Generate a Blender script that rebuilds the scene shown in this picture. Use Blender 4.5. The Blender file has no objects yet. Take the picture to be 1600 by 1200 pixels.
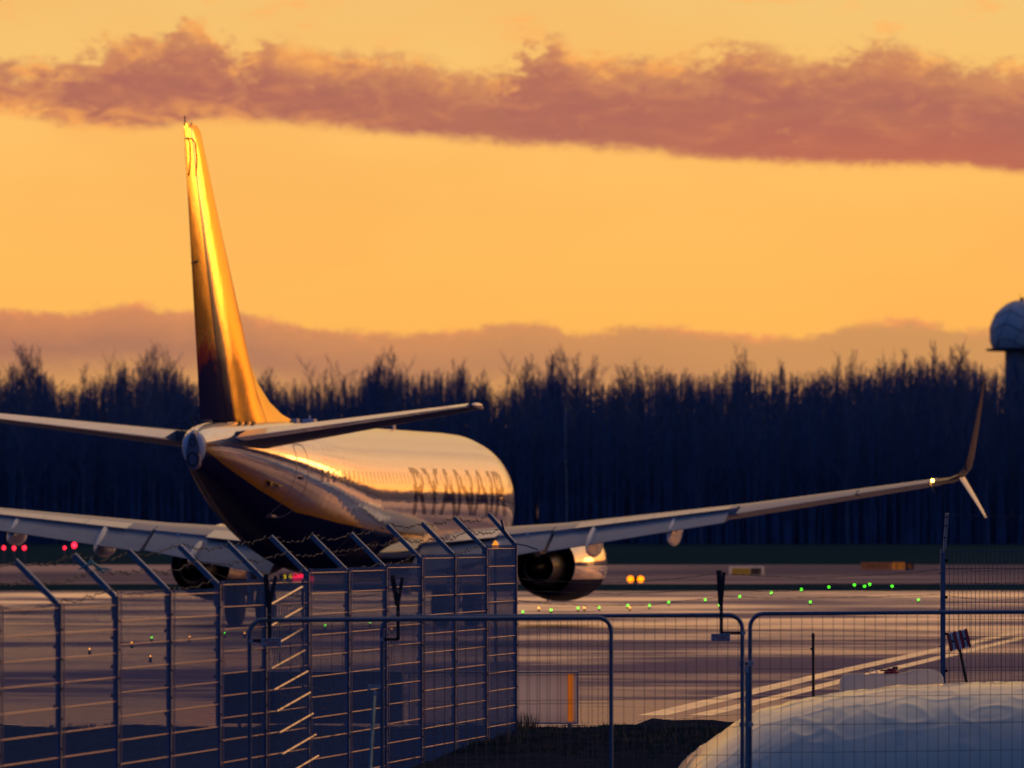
import bpy, bmesh, math, random
from math import sin, cos, pi, radians, sqrt
from mathutils import Vector, Matrix

scene = bpy.context.scene
col = scene.collection
random.seed(7)

# ------------------------------------------------------------------ camera
F = 12080.0            # focal length in photo pixels (1600 wide)
HZ = 840.0             # photo row of the horizon
CH = 2.4               # camera height over the apron
cam_d = bpy.data.cameras.new('camera')
cam = bpy.data.objects.new('camera', cam_d)
col.objects.link(cam)
cam.location = (0, 0, CH)
cam.rotation_euler = (radians(90), 0, 0)
cam_d.sensor_width = 36.0
cam_d.lens = 36.0 * F / 1600.0
cam_d.shift_y = (HZ - 600.0) / 1600.0
cam_d.clip_start = 1.0
cam_d.clip_end = 6000.0
cam_d.dof.use_dof = True
cam_d.dof.focus_distance = 100.0
cam_d.dof.aperture_fstop = 4.6
cam_d.dof.aperture_blades = 9
scene.camera = cam
scene.view_settings.view_transform = 'Standard'
scene.view_settings.look = 'None'
scene.view_settings.exposure = 0.0
scene.view_settings.gamma = 1.0
scene.view_settings.use_curve_mapping = False
try:
    scene.cycles.max_bounces = 6
    scene.cycles.diffuse_bounces = 3
    scene.cycles.glossy_bounces = 4
    scene.cycles.caustics_reflective = False
    scene.cycles.caustics_refractive = False
    scene.cycles.sample_clamp_indirect = 6.0
except Exception:
    pass

SUN_AZ = 34.0          # degrees to the right of the viewing direction
SUN_EL = 1.6

# ------------------------------------------------------------------ node helpers
class NT:
    def __init__(s, tree):
        s.t = tree; s.n = tree.nodes; s.l = tree.links
    def new(s, kind, **kw):
        nd = s.n.new(kind)
        for k, v in kw.items():
            setattr(nd, k, v)
        return nd
    def put(s, inp, v):
        if hasattr(v, 'is_output') or isinstance(v, bpy.types.NodeSocket):
            s.l.new(v, inp)
        else:
            inp.default_value = v
    def math(s, op, a, b=None, c=None, clamp=False):
        nd = s.new('ShaderNodeMath', operation=op, use_clamp=clamp)
        s.put(nd.inputs[0], a)
        if b is not None: s.put(nd.inputs[1], b)
        if c is not None: s.put(nd.inputs[2], c)
        return nd.outputs[0]
    def mix(s, fac, a, b, blend='MIX'):
        nd = s.new('ShaderNodeMix', data_type='RGBA', blend_type=blend)
        s.put(nd.inputs[0], fac)
        s.put(nd.inputs[6], a if not isinstance(a, tuple) else (*a, 1)[:4])
        s.put(nd.inputs[7], b if not isinstance(b, tuple) else (*b, 1)[:4])
        return nd.outputs[2]
    def smooth(s, v, lo, hi):
        if lo > hi: return s.math('SUBTRACT', 1.0, s.smooth(v, hi, lo))
        nd = s.new('ShaderNodeMapRange', interpolation_type='SMOOTHSTEP')
        s.put(nd.inputs[0], v); nd.inputs[1].default_value = lo; nd.inputs[2].default_value = hi
        return nd.outputs[0]
    def lin(s, v, lo, hi, a=0.0, b=1.0):
        nd = s.new('ShaderNodeMapRange')
        s.put(nd.inputs[0], v)
        for i, q in enumerate((lo, hi, a, b)): nd.inputs[i + 1].default_value = q
        return nd.outputs[0]
    def ramp(s, v, stops, interp='LINEAR'):
        nd = s.new('ShaderNodeValToRGB')
        cr = nd.color_ramp; cr.interpolation = interp
        while len(cr.elements) < len(stops): cr.elements.new(0.5)
        for e, (p, c) in zip(cr.elements, stops):
            e.position = p
            e.color = (c, c, c, 1) if isinstance(c, (int, float)) else (*c, 1)
        s.put(nd.inputs[0], v)
        return nd.outputs[0]
    def noise(s, vec, scale, detail=3.0, rough=0.5, dist=0.0, dim='3D'):
        nd = s.new('ShaderNodeTexNoise', noise_dimensions=dim)
        if vec is not None: s.put(nd.inputs['Vector'], vec)
        nd.inputs['Scale'].default_value = scale
        nd.inputs['Detail'].default_value = detail
        nd.inputs['Roughness'].default_value = rough
        nd.inputs['Distortion'].default_value = dist
        return nd.outputs[0]
    def scale(s, vec, v):
        nd = s.new('ShaderNodeVectorMath', operation='MULTIPLY')
        s.put(nd.inputs[0], vec); nd.inputs[1].default_value = v
        return nd.outputs[0]
    def xyz(s, x, y, z):
        nd = s.new('ShaderNodeCombineXYZ')
        for i, q in enumerate((x, y, z)): s.put(nd.inputs[i], q)
        return nd.outputs[0]
    def sep(s, v):
        nd = s.new('ShaderNodeSeparateXYZ'); s.put(nd.inputs[0], v)
        return nd.outputs

def srgb(r, g, b):
    def f(c):
        c /= 255.0
        return c / 12.92 if c <= 0.04045 else ((c + 0.055) / 1.055) ** 2.4
    return (f(r), f(g), f(b))

# ------------------------------------------------------------------ sky
world = bpy.data.worlds.new('World')
scene.world = world
world.use_nodes = True
w = NT(world.node_tree)
for nd in list(w.n): w.n.remove(nd)
out = w.new('ShaderNodeOutputWorld')
bg = w.new('ShaderNodeBackground')
w.l.new(bg.outputs[0], out.inputs[0])
tc = w.new('ShaderNodeTexCoord')
dx, dy, dz = w.sep(tc.outputs['Generated'])
az0 = w.math('MULTIPLY', w.math('ARCTAN2', dx, dy), 57.29578)
az = az0
el = w.math('MULTIPLY', w.math('ARCSINE', dz), 57.29578)
# clear sky colour by height, on the sunset side
front = w.ramp(w.math('DIVIDE', el, 90.0, clamp=True), [
    (0.0, srgb(252, 174, 78)), (0.022, srgb(254, 186, 92)), (0.034, srgb(252, 190, 102)),
    (0.045, srgb(240, 196, 118)), (0.09, srgb(238, 190, 130)), (0.20, srgb(228, 184, 145)), (0.32, srgb(220, 190, 158)),
    (0.48, srgb(176, 160, 148)), (0.68, srgb(104, 104, 118)), (1.0, srgb(52, 74, 108))])
back = w.ramp(w.math('DIVIDE', el, 90.0, clamp=True), [
    (0.0, srgb(22, 58, 124)), (0.06, srgb(28, 64, 132)), (0.2, srgb(24, 62, 124)),
    (0.5, srgb(30, 66, 116)), (1.0, srgb(52, 74, 108))])
sdir = (sin(radians(SUN_AZ)) * cos(radians(SUN_EL)), cos(radians(SUN_AZ)) * cos(radians(SUN_EL)), sin(radians(SUN_EL)))
dot = w.new('ShaderNodeVectorMath', operation='DOT_PRODUCT')
w.l.new(tc.outputs['Generated'], dot.inputs[0]); dot.inputs[1].default_value = sdir
gam = w.math('MULTIPLY', w.math('ARCCOSINE', w.math('MINIMUM', dot.outputs['Value'], 1.0)), 57.29578)
facing = w.ramp(w.math('DIVIDE', gam, 180.0), [(0.0, 1.0), (0.24, 1.0), (0.36, 0.5), (0.48, 0.08), (0.60, 0.0)], 'EASE')
base = w.mix(facing, back, front)
# golden glow round the sun, which stands low beyond the right edge
glow = w.ramp(w.math('DIVIDE', gam, 60.0, clamp=True), [(0.0, 1.0), (0.18, 0.85), (0.30, 0.30), (0.42, 0.04), (0.50, 0.0)], 'EASE')
glow_low = w.math('MULTIPLY', glow, w.ramp(w.math('DIVIDE', el, 40.0, clamp=True), [(0.0, 1.0), (0.18, 0.95), (0.28, 0.3), (0.42, 0.0)]))
gl = w.new('ShaderNodeVectorMath', operation='SCALE')
gl.inputs[0].default_value = (1.7, 0.32, 0.0)
w.l.new(glow_low, gl.inputs['Scale'])
base = w.mix(1.0, base, gl.outputs[0], 'ADD')
# clouds: coordinates in degrees of azimuth and height
def curve(x, pts, lo, hi):
    nd = w.new('ShaderNodeFloatCurve')
    c = nd.mapping.curves[0]
    pts = sorted(pts)
    P = [((a - lo) / (hi - lo), b) for a, b in pts]
    c.points[0].location = P[0]; c.points[1].location = P[-1]
    for p in P[1:-1]: c.points.new(*p)
    nd.mapping.update()
    w.put(nd.inputs['Value'], w.lin(x, lo, hi))
    nd.inputs['Factor'].default_value = 1.0
    return nd.outputs[0]
def P2(x, y): return (math.degrees(math.atan((x - 800) / F)), math.degrees(math.atan((HZ - y) / F)))
cvec = w.xyz(az, w.math('MULTIPLY', el, 1.7), 0.0)
cvec2 = w.xyz(az, w.math('MULTIPLY', el, 4.5), 3.0)
n_big = w.noise(cvec, 1.9, 7.0, 0.62)
n_fine = w.noise(cvec, 7.0, 8.0, 0.68, 0.3)
n_soft = w.noise(cvec2, 1.3, 4.0, 0.5)
nb = w.math('SUBTRACT', n_big, 0.5)
nf = w.math('SUBTRACT', n_fine, 0.5)
upper = [(-60, 90), (0, 95), (60, 105), (150, 78), (230, 62), (330, 42), (375, 96), (410, 70), (500, 88), (600, 90), (650, 98), (735, 116),
         (800, 112), (822, 76), (860, 62), (930, 100), (1000, 96), (1080, 100), (1160, 72), (1250, 95), (1380, 72), (1480, 100), (1600, 108), (1700, 100)]
lower = [(-60, 180), (0, 188), (120, 208), (250, 212), (350, 200), (430, 204), (600, 218), (800, 235), (1000, 248), (1100, 258), (1300, 268), (1500, 272), (1600, 284), (1700, 284)]
lo, hi = P2(-400, 0)[0], P2(2000, 0)[0]
azw = w.math('ADD', az, w.math('ADD', w.math('MULTIPLY', nb, 0.9), w.math('MULTIPLY', nf, 0.6)))
up = curve(azw, [(lo, P2(0, 92)[1] / 5)] + [(P2(x, y)[0], P2(x, y)[1] / 5) for x, y in upper] + [(hi, P2(0, 95)[1] / 5)], lo, hi)
dn = curve(az, [(lo, P2(0, 200)[1] / 5)] + [(P2(x, y)[0], P2(x, y)[1] / 5) for x, y in lower] + [(hi, P2(0, 280)[1] / 5)], lo, hi)
up = w.math('ADD', w.math('MULTIPLY', up, 5.0), 0.07); dn = w.math('MULTIPLY', dn, 5.0)
du = w.math('ADD', w.math('SUBTRACT', up, el), w.math('ADD', w.math('MULTIPLY', nb, 0.34), w.math('MULTIPLY', nf, 0.44)))
dl = w.math('ADD', w.math('SUBTRACT', el, dn), w.math('ADD', w.math('MULTIPLY', nb, 0.12), w.math('MULTIPLY', nf, 0.10)))
dens = w.math('MULTIPLY', w.smooth(du, -0.03, 0.15), w.smooth(dl, 0.0, 0.11))
thin_left = w.smooth(w.math('ADD', az, w.math('MULTIPLY', nb, 3.0)), -4.9, -2.9)
holes = w.smooth(w.math('ADD', n_soft, w.math('MULTIPLY', nf, 0.5)), 0.24, 0.44)
dens = w.math('MULTIPLY', dens, w.math('ADD', w.math('MULTIPLY', thin_left, 0.8), w.math('MULTIPLY', holes, 0.75), clamp=True))
dens = w.math('MULTIPLY', dens, w.math('SUBTRACT', 1.0, w.math('MULTIPLY', w.smooth(az, 8.0, 17.0), 0.85)))
core = w.smooth(w.math('MINIMUM', du, w.math('MULTIPLY', dl, 3.0)), 0.03, 0.42)
ccol = w.mix(core, srgb(210, 140, 94), srgb(170, 96, 90))
ccol = w.mix(w.math('MULTIPLY', w.smooth(n_soft, 0.35, 0.7), 0.35), ccol, srgb(190, 118, 88))
n_mid = w.noise(w.xyz(az, w.math('MULTIPLY', el, 2.6), 5.0), 2.6, 6.0, 0.62, 0.5)
ccol = w.mix(w.math('MULTIPLY', w.smooth(n_mid, 0.48, 0.70), 0.55), ccol, srgb(206, 128, 90))
ccol = w.mix(w.math('MULTIPLY', w.smooth(n_mid, 0.50, 0.32), 0.30), ccol, srgb(158, 92, 84))
under = w.math('MULTIPLY', w.math('SUBTRACT', 1.0, w.smooth(dl, 0.02, 0.34)), w.math('SUBTRACT', 1.0, w.smooth(az, -2.9, -0.6)))
ccol = w.mix(w.math('MULTIPLY', under, w.smooth(n_mid, 0.35, 0.6)), ccol, srgb(250, 166, 88))
ccol = w.mix(w.math('MULTIPLY', w.smooth(az, 0.2, 2.8), w.math('MULTIPLY', w.math('SUBTRACT', 1.0, w.smooth(dl, 0.1, 0.5)), 0.7)), ccol, srgb(186, 96, 82))
edge_l = w.math('SUBTRACT', 1.0, w.smooth(dl, 0.0, 0.07))
ccol = w.mix(w.math('MULTIPLY', edge_l, 0.7), ccol, srgb(250, 160, 84))
# sunlit cauliflower tops
rim = w.math('MULTIPLY', w.smooth(n_big, 0.48, 0.60), w.math('SUBTRACT', 1.0, w.smooth(du, 0.05, 0.32)))
ccol = w.mix(w.math('MULTIPLY', rim, 0.85), ccol, srgb(255, 172, 88))
tone = w.noise(w.xyz(w.math('MULTIPLY', az, 0.35), w.math('MULTIPLY', el, 0.9), 7.0), 1.0, 3.0, 0.5)
base = w.mix(w.math('MULTIPLY', w.smooth(tone, 0.40, 0.66), w.math('MULTIPLY', facing, 0.30)), base, srgb(247, 170, 84))
sky = w.mix(w.math('MULTIPLY', dens, 0.96), base, ccol)
# small puffs above the band
puff = w.math('MULTIPLY', w.smooth(w.math('ADD', w.noise(w.xyz(az, w.math('MULTIPLY', el, 2.6), 9.0), 1.4, 6.0, 0.6), 0.0), 0.55, 0.68),
              w.math('MULTIPLY', w.smooth(el, 3.55, 3.8), w.math('SUBTRACT', 1.0, w.smooth(el, 5.5, 9.0))))
sky = w.mix(w.math('MULTIPLY', puff, 0.6), sky, srgb(255, 176, 96))
# broken high cloud above the picture, streaked along the horizon
hi_n = w.noise(w.xyz(w.math('MULTIPLY', az, 0.22), w.math('MULTIPLY', el, 0.8), 2.0), 1.0, 6.0, 0.62, 0.6)
hi_m = w.math('MULTIPLY', w.smooth(hi_n, 0.50, 0.64), w.math('MULTIPLY', w.smooth(el, 5.0, 7.5), w.math('SUBTRACT', 1.0, w.smooth(el, 30.0, 50.0))))
sky = w.mix(w.math('MULTIPLY', w.math('MULTIPLY', hi_m, facing), 0.7), sky, srgb(178, 112, 96))
# low bank behind the wood
low_up = curve(az, [(lo, P2(0, 478)[1] / 5)] + [(P2(x, y)[0], P2(x, y)[1] / 5) for x, y in
    [(0, 478), (100, 482), (200, 470), (290, 482), (350, 475), (420, 495), (560, 512), (700, 512), (840, 498), (900, 515), (1000, 503), (1100, 512), (1250, 520), (1330, 503), (1420, 498), (1530, 512), (1600, 510)]] + [(hi, P2(0, 500)[1] / 5)], lo, hi)
low_up = w.math('MULTIPLY', low_up, 5.0)
dl2 = w.math('ADD', w.math('SUBTRACT', low_up, el), w.math('ADD', w.math('MULTIPLY', nb, 0.16), w.math('MULTIPLY', nf, 0.17)))
lowc = w.mix(w.smooth(dl2, 0.0, 0.35), srgb(210, 134, 92), srgb(168, 113, 94))
lowc = w.mix(w.smooth(w.math('ADD', az, w.math('MULTIPLY', nb, 2.0)), -4.0, 4.0), lowc, srgb(204, 146, 92))
lowc = w.mix(w.smooth(dl2, 0.30, 0.62), lowc, srgb(214, 152, 92))
rim2 = w.math('MULTIPLY', w.math('SUBTRACT', 1.0, w.smooth(dl2, 0.02, 0.12)), w.smooth(n_big, 0.46, 0.6))
lowc = w.mix(w.math('MULTIPLY', rim2, 0.8), lowc, srgb(245, 150, 95))
sky = w.mix(w.math('MULTIPLY', w.smooth(dl2, -0.01, 0.07), w.math('MULTIPLY', 0.95, w.math('GREATER_THAN', facing, 0.5))), sky, lowc)
below = w.smooth(el, -2.5, -0.2)
sky = w.mix(below, (0.012, 0.016, 0.03), sky)
# a share of a physical dusk sky on top
nis = w.new('ShaderNodeTexSky', sky_type='NISHITA')
nis.sun_disc = False
nis.sun_elevation = radians(SUN_EL); nis.sun_rotation = radians(SUN_AZ)
nsc = w.new('ShaderNodeVectorMath', operation='SCALE'); w.l.new(nis.outputs[0], nsc.inputs[0]); nsc.inputs['Scale'].default_value = 0.006
sky = w.mix(1.0, sky, nsc.outputs[0], 'ADD')
w.put(bg.inputs[0], sky)
bg.inputs[1].default_value = 1.0

sun_d = bpy.data.lights.new('sun', 'SUN')
sun_d.energy = 0.14
sun_d.angle = radians(10)   # veiled by the low cloud bank
sun_d.color = (1.0, 0.42, 0.10)
sun = bpy.data.objects.new('sun', sun_d)
col.objects.link(sun)
sun.location = (200, 300, 60)
sun.rotation_euler = Vector(sdir).to_track_quat('Z', 'Y').to_euler()

# ------------------------------------------------------------------ materials
def mat(name, color, rough=0.5, metal=0.0, coat=0.0, noise=None, bump=None, emit=None, spec=0.5):
    """noise=(scale, amount, darker colour); bump=(scale, height in metres)"""
    m = bpy.data.materials.new(name); m.use_nodes = True
    t = NT(m.node_tree); b = t.n['Principled BSDF']
    b.inputs['Base Color'].default_value = (*color, 1)
    b.inputs['Roughness'].default_value = rough
    b.inputs['Metallic'].default_value = metal
    b.inputs['Specular IOR Level'].default_value = spec
    b.inputs['Coat Weight'].default_value = coat
    b.inputs['Coat Roughness'].default_value = 0.05
    tc = t.new('ShaderNodeTexCoord')
    v = tc.outputs['Object']
    if noise:
        sc, am, dk = noise
        n = t.noise(v, sc, 5.0, 0.6)
        t.put(b.inputs['Base Color'], t.mix(t.math('MULTIPLY', t.smooth(n, 0.35, 0.7), am), tuple(color), tuple(dk)))
        t.put(b.inputs['Roughness'], t.lin(n, 0.2, 0.8, max(0.02, rough * 0.75), min(1, rough * 1.3)))
    if bump:
        n2 = t.noise(v, bump[0], 4.0, 0.6)
        bp = t.new('ShaderNodeBump'); bp.inputs['Distance'].default_value = bump[1]
        t.put(bp.inputs['Height'], n2); t.l.new(bp.outputs[0], b.inputs['Normal'])
    if emit:
        b.inputs['Emission Color'].default_value = (*emit[0], 1)
        b.inputs['Emission Strength'].default_value = emit[1]
    return m

def coated(t, color, weight, rough, normal=None, ior=1.5, tint=None, least=None):
    df = t.new('ShaderNodeBsdfDiffuse'); gl = t.new('ShaderNodeBsdfGlossy'); mx = t.new('ShaderNodeMixShader')
    fr = t.new('ShaderNodeFresnel'); fr.inputs['IOR'].default_value = ior
    t.put(df.inputs['Color'], color if not isinstance(color, tuple) else (*color, 1)); t.put(gl.inputs['Roughness'], rough)
    gl.inputs['Color'].default_value = (1, 1, 1, 1)
    if tint is not None: t.put(gl.inputs['Color'], tint)
    if normal is not None:
        for q in (df, gl, fr): t.l.new(normal, q.inputs['Normal'])
    fac = t.math('MULTIPLY', fr.outputs[0], weight)
    if least is not None: fac = t.math('MAXIMUM', fac, least)
    t.put(mx.inputs[0], fac)
    t.l.new(df.outputs[0], mx.inputs[1]); t.l.new(gl.outputs[0], mx.inputs[2])
    t.l.new(mx.outputs[0], t.n['Material Output'].inputs[0])
def gloss_mat(name, color, weight, rough, noise=None):
    m = bpy.data.materials.new(name); m.use_nodes = True; t = NT(m.node_tree)
    v = t.new('ShaderNodeTexCoord').outputs['Object']; c = tuple(color)
    if noise:
        c = t.mix(t.math('MULTIPLY', t.smooth(t.noise(v, noise[0], 5.0, 0.6), 0.35, 0.7), noise[1]), tuple(color), tuple(noise[2]))
    t.n.remove(t.n['Principled BSDF']); coated(t, c, weight, rough)
    return m
NAVY = (0.002, 0.010, 0.075); GOLD = (0.72, 0.30, 0.02); WHITE = (0.78, 0.78, 0.77)
M = {}
M['galv'] = mat('galvanised_steel', (0.08, 0.15, 0.27), 0.45, 0.1, noise=(9, 0.5, (0.05, 0.10, 0.19)), spec=0.3)  # navy of the shaded side is mixed into the post steel
M['galv_light'] = mat('galvanised_plate', (0.55, 0.58, 0.60), 0.42, 0.4, noise=(12, 0.4, (0.38, 0.40, 0.42)))
M['galv_rod'] = mat('galvanised_rod', (0.10, 0.19, 0.34), 0.45, 0.05, spec=0.25)
M['galv_rail'] = mat('galvanised_rail_lit', (0.68, 0.46, 0.46), 0.28, 0.9)  # pink of the low sky is mixed into the steel colour
M['arm'] = mat('arm_steel', (0.16, 0.24, 0.30), 0.45, 0.2, spec=0.3)
M['rim'] = mat('sky_lit_steel', (0.95, 0.82, 0.66), 0.3, 0.9)  # steel with the cream of caught sky light in its colour
M['fence_blue'] = mat('blue_coated_steel', (0.03, 0.06, 0.16), 0.35, 0.0, 0.3)
M['pipe'] = mat('galvanised_pipe', (0.10, 0.18, 0.28), 0.36, 0.3, noise=(6, 0.5, (0.06, 0.09, 0.14)))
M['wire'] = mat('dull_wire', (0.04, 0.045, 0.06), 0.5, 0.3)
M['black'] = mat('black_paint', (0.012, 0.012, 0.014), 0.4, noise=(10, 0.5, (0.03, 0.015, 0.01)))
M['rubber'] = mat('black_rubber', (0.012, 0.012, 0.013), 0.7)
M['dark'] = mat('dark_metal', (0.02, 0.02, 0.022), 0.4, 0.6, noise=(4, 0.5, (0.01, 0.01, 0.01)))
M['stab_grey'] = gloss_mat('stabiliser_grey', (0.20, 0.20, 0.23), 0.22, 0.25)
M['bare_metal'] = mat('polished_leading_edge', (0.8, 0.72, 0.68), 0.3, 0.9)
M['titanium'] = mat('burnt_metal', (0.16, 0.15, 0.15), 0.35, 0.9, noise=(5, 0.6, (0.06, 0.05, 0.05)))
M['grey'] = gloss_mat('light_grey_paint', (0.42, 0.42, 0.43), 0.42, 0.20, noise=(1.6, 0.35, (0.32, 0.32, 0.33)))
M['flap'] = gloss_mat('flap_grey', (0.50, 0.47, 0.44), 0.45, 0.25, noise=(2.5, 0.45, (0.36, 0.34, 0.33)))
M['white'] = mat('white_gloss', WHITE, 0.3, 0.0, 0.8, noise=(1.2, 0.2, (0.66, 0.66, 0.65)))
M['glass'] = mat('window_glass', (0.30, 0.26, 0.26), 0.06, 0.0, 1.0)
M['navy'] = gloss_mat('navy_gloss', NAVY, 0.30, 0.08)
M['seam'] = mat('panel_seam', (0.03, 0.03, 0.04), 0.5)
M['door_line'] = mat('door_outline', (0.42, 0.36, 0.36), 0.3, 0.0, 0.5)
M['wheel_hub'] = mat('wheel_hub', (0.5, 0.5, 0.5), 0.35, 0.5)

def livery_material(name, kind):
    m = bpy.data.materials.new(name); m.use_nodes = True
    t = NT(m.node_tree); b = t.n['Principled BSDF']
    tc = t.new('ShaderNodeTexCoord'); v = tc.outputs['Object']
    X, Y, Z = t.sep(v)
    xa = t.math('SUBTRACT', 20.0, Y)           # metres aft of the nose
    dirt = t.noise(t.scale(v, (1.0, 0.35, 1.0)), 1.6, 6.0, 0.62)
    wh = t.mix(t.math('MULTIPLY', t.smooth(dirt, 0.42, 0.72), 0.45), (0.70, 0.66, 0.64), (0.52, 0.47, 0.45))
    if kind in ('fuselage', 'lettering'):
        zb = t.ramp(t.math('DIVIDE', xa, 40.0), [(0.0, 2.55 / 6), (0.12, 2.35 / 6), (0.5, 2.45 / 6), (0.62, 2.62 / 6), (0.70, 2.80 / 6),
                 (0.775, 3.05 / 6), (0.85, 3.62 / 6), (0.92, 4.22 / 6), (0.95, 4.55 / 6), (1.0, 4.95 / 6)])
        zb = t.math('MULTIPLY', zb, 6.0)
        wd = t.math('MULTIPLY', t.ramp(t.math('DIVIDE', xa, 40.0), [(0.0, 0.10), (0.5, 0.12), (0.7, 0.24), (0.82, 0.34), (0.92, 0.30), (1.0, 0.2)]), 1.0)
        d = t.math('SUBTRACT', Z, zb)
        c = t.mix(t.smooth(t.math('SUBTRACT', d, wd), -0.004, 0.004), GOLD, wh)
        c = t.mix(t.smooth(d, -0.004, 0.004), NAVY, c)
        if kind == 'lettering': c = t.mix(0.0, NAVY, NAVY)
        # skin panels pillow slightly between the frames
        wv = t.math('SINE', t.math('MULTIPLY', xa, 2 * pi / 0.508))
        lw = t.math('MULTIPLY', t.math('SINE', t.math('MULTIPLY', Z, 2 * pi / 0.62)), 0.25)
        env = t.math('MULTIPLY', t.smooth(xa, 4.0, 6.0), t.math('SUBTRACT', 1.0, t.smooth(xa, 28.5, 32.0)))
        nz = t.noise(t.scale(v, (1.4, 0.7, 1.4)), 2.2, 3.0, 0.5)
        h = t.math('ADD', t.math('MULTIPLY', t.math('MULTIPLY', t.math('ADD', wv, lw), env), 0.0009), t.math('MULTIPLY', nz, 0.006))
    elif kind == 'nacelle':
        zr = t.math('SUBTRACT', Z, 1.26)
        c = t.mix(t.smooth(t.math('SUBTRACT', zr, 0.14), -0.004, 0.004), GOLD, wh)
        c = t.mix(t.smooth(zr, -0.004, 0.004), NAVY, c)
        h = t.math('MULTIPLY', t.noise(v, 2.0, 2.0, 0.5), 0.006)
    else:   # fin: navy with gold emblem, the sky's golden reflection painted in
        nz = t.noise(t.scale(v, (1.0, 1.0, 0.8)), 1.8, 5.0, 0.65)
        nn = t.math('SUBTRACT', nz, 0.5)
        # swept navy stripe at the hinge, painted where the dark wood reflects
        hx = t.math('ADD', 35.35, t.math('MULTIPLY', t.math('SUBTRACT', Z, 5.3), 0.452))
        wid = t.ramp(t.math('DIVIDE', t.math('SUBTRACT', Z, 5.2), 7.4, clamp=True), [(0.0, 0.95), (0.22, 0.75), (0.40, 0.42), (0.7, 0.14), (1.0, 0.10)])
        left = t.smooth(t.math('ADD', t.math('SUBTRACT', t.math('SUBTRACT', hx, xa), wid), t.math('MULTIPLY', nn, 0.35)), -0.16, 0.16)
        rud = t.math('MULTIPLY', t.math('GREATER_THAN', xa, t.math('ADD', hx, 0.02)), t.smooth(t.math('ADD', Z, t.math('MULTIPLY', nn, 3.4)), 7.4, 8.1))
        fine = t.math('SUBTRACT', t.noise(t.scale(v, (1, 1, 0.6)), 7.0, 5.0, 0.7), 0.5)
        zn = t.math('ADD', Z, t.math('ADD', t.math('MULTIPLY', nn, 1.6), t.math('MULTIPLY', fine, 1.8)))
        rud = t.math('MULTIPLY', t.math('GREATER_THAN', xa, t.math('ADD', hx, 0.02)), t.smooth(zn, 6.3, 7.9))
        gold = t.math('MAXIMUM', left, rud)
        c = t.mix(t.smooth(gold, 0.0, 0.5), NAVY, (0.42, 0.035, 0.012))  # red fringe of the dark reflection, painted in
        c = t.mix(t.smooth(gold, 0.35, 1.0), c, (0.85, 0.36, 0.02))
        cream = t.math('MULTIPLY', left, t.smooth(t.math('SUBTRACT', t.math('SUBTRACT', hx, xa), wid), 0.35, 1.3))  # cream sky reflection towards the leading edge, painted in
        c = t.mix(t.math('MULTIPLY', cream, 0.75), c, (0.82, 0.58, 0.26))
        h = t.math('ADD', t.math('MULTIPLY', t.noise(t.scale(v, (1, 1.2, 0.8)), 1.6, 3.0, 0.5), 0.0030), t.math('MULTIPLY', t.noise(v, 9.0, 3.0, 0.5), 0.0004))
    coat_w = 0.9; rg = 0.05; tint = None; least = None
    if kind == 'fuselage': coat_w = t.math('ADD', 0.05, t.math('MULTIPLY', t.smooth(t.math('SUBTRACT', d, wd), -0.30, 0.03), 0.68)); rg = 0.085
    if kind == 'nacelle': coat_w = t.math('ADD', 0.05, t.math('MULTIPLY', t.smooth(zr, -0.02, 0.02), 0.75)); rg = 0.08
    if kind == 'lettering': coat_w = 0.92; rg = 0.08
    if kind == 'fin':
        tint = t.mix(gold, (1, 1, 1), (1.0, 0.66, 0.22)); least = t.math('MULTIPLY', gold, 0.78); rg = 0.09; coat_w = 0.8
    bp = t.new('ShaderNodeBump'); bp.inputs['Distance'].default_value = 1.0
    t.put(bp.inputs['Height'], h)
    t.n.remove(b)
    coated(t, c, coat_w, rg, bp.outputs[0], 1.55, tint, least)
    return m
M['fuselage'] = livery_material('fuselage_livery', 'fuselage')
M['lettering'] = livery_material('lettering_navy', 'lettering')
M['nacelle'] = livery_material('nacelle_livery', 'nacelle')
M['fin'] = livery_material('fin_livery_reflections', 'fin')

def lamp_mat(name, c, s): return mat(name, c, 0.4, emit=(c, s))
M['lamp_green'] = lamp_mat('green_lamp', (0.10, 1.0, 0.02), 7.0)
M['lamp_amber'] = lamp_mat('amber_lamp', (1.0, 0.34, 0.03), 7.0)
M['lamp_orange'] = lamp_mat('orange_lamp', (1.0, 0.22, 0.002), 3.0)
M['lamp_red'] = lamp_mat('red_lamp', (1.0, 0.015, 0.04), 5.0)
M['lamp_warm'] = lamp_mat('warm_lamp', (1.0, 0.42, 0.06), 22.0)

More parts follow.
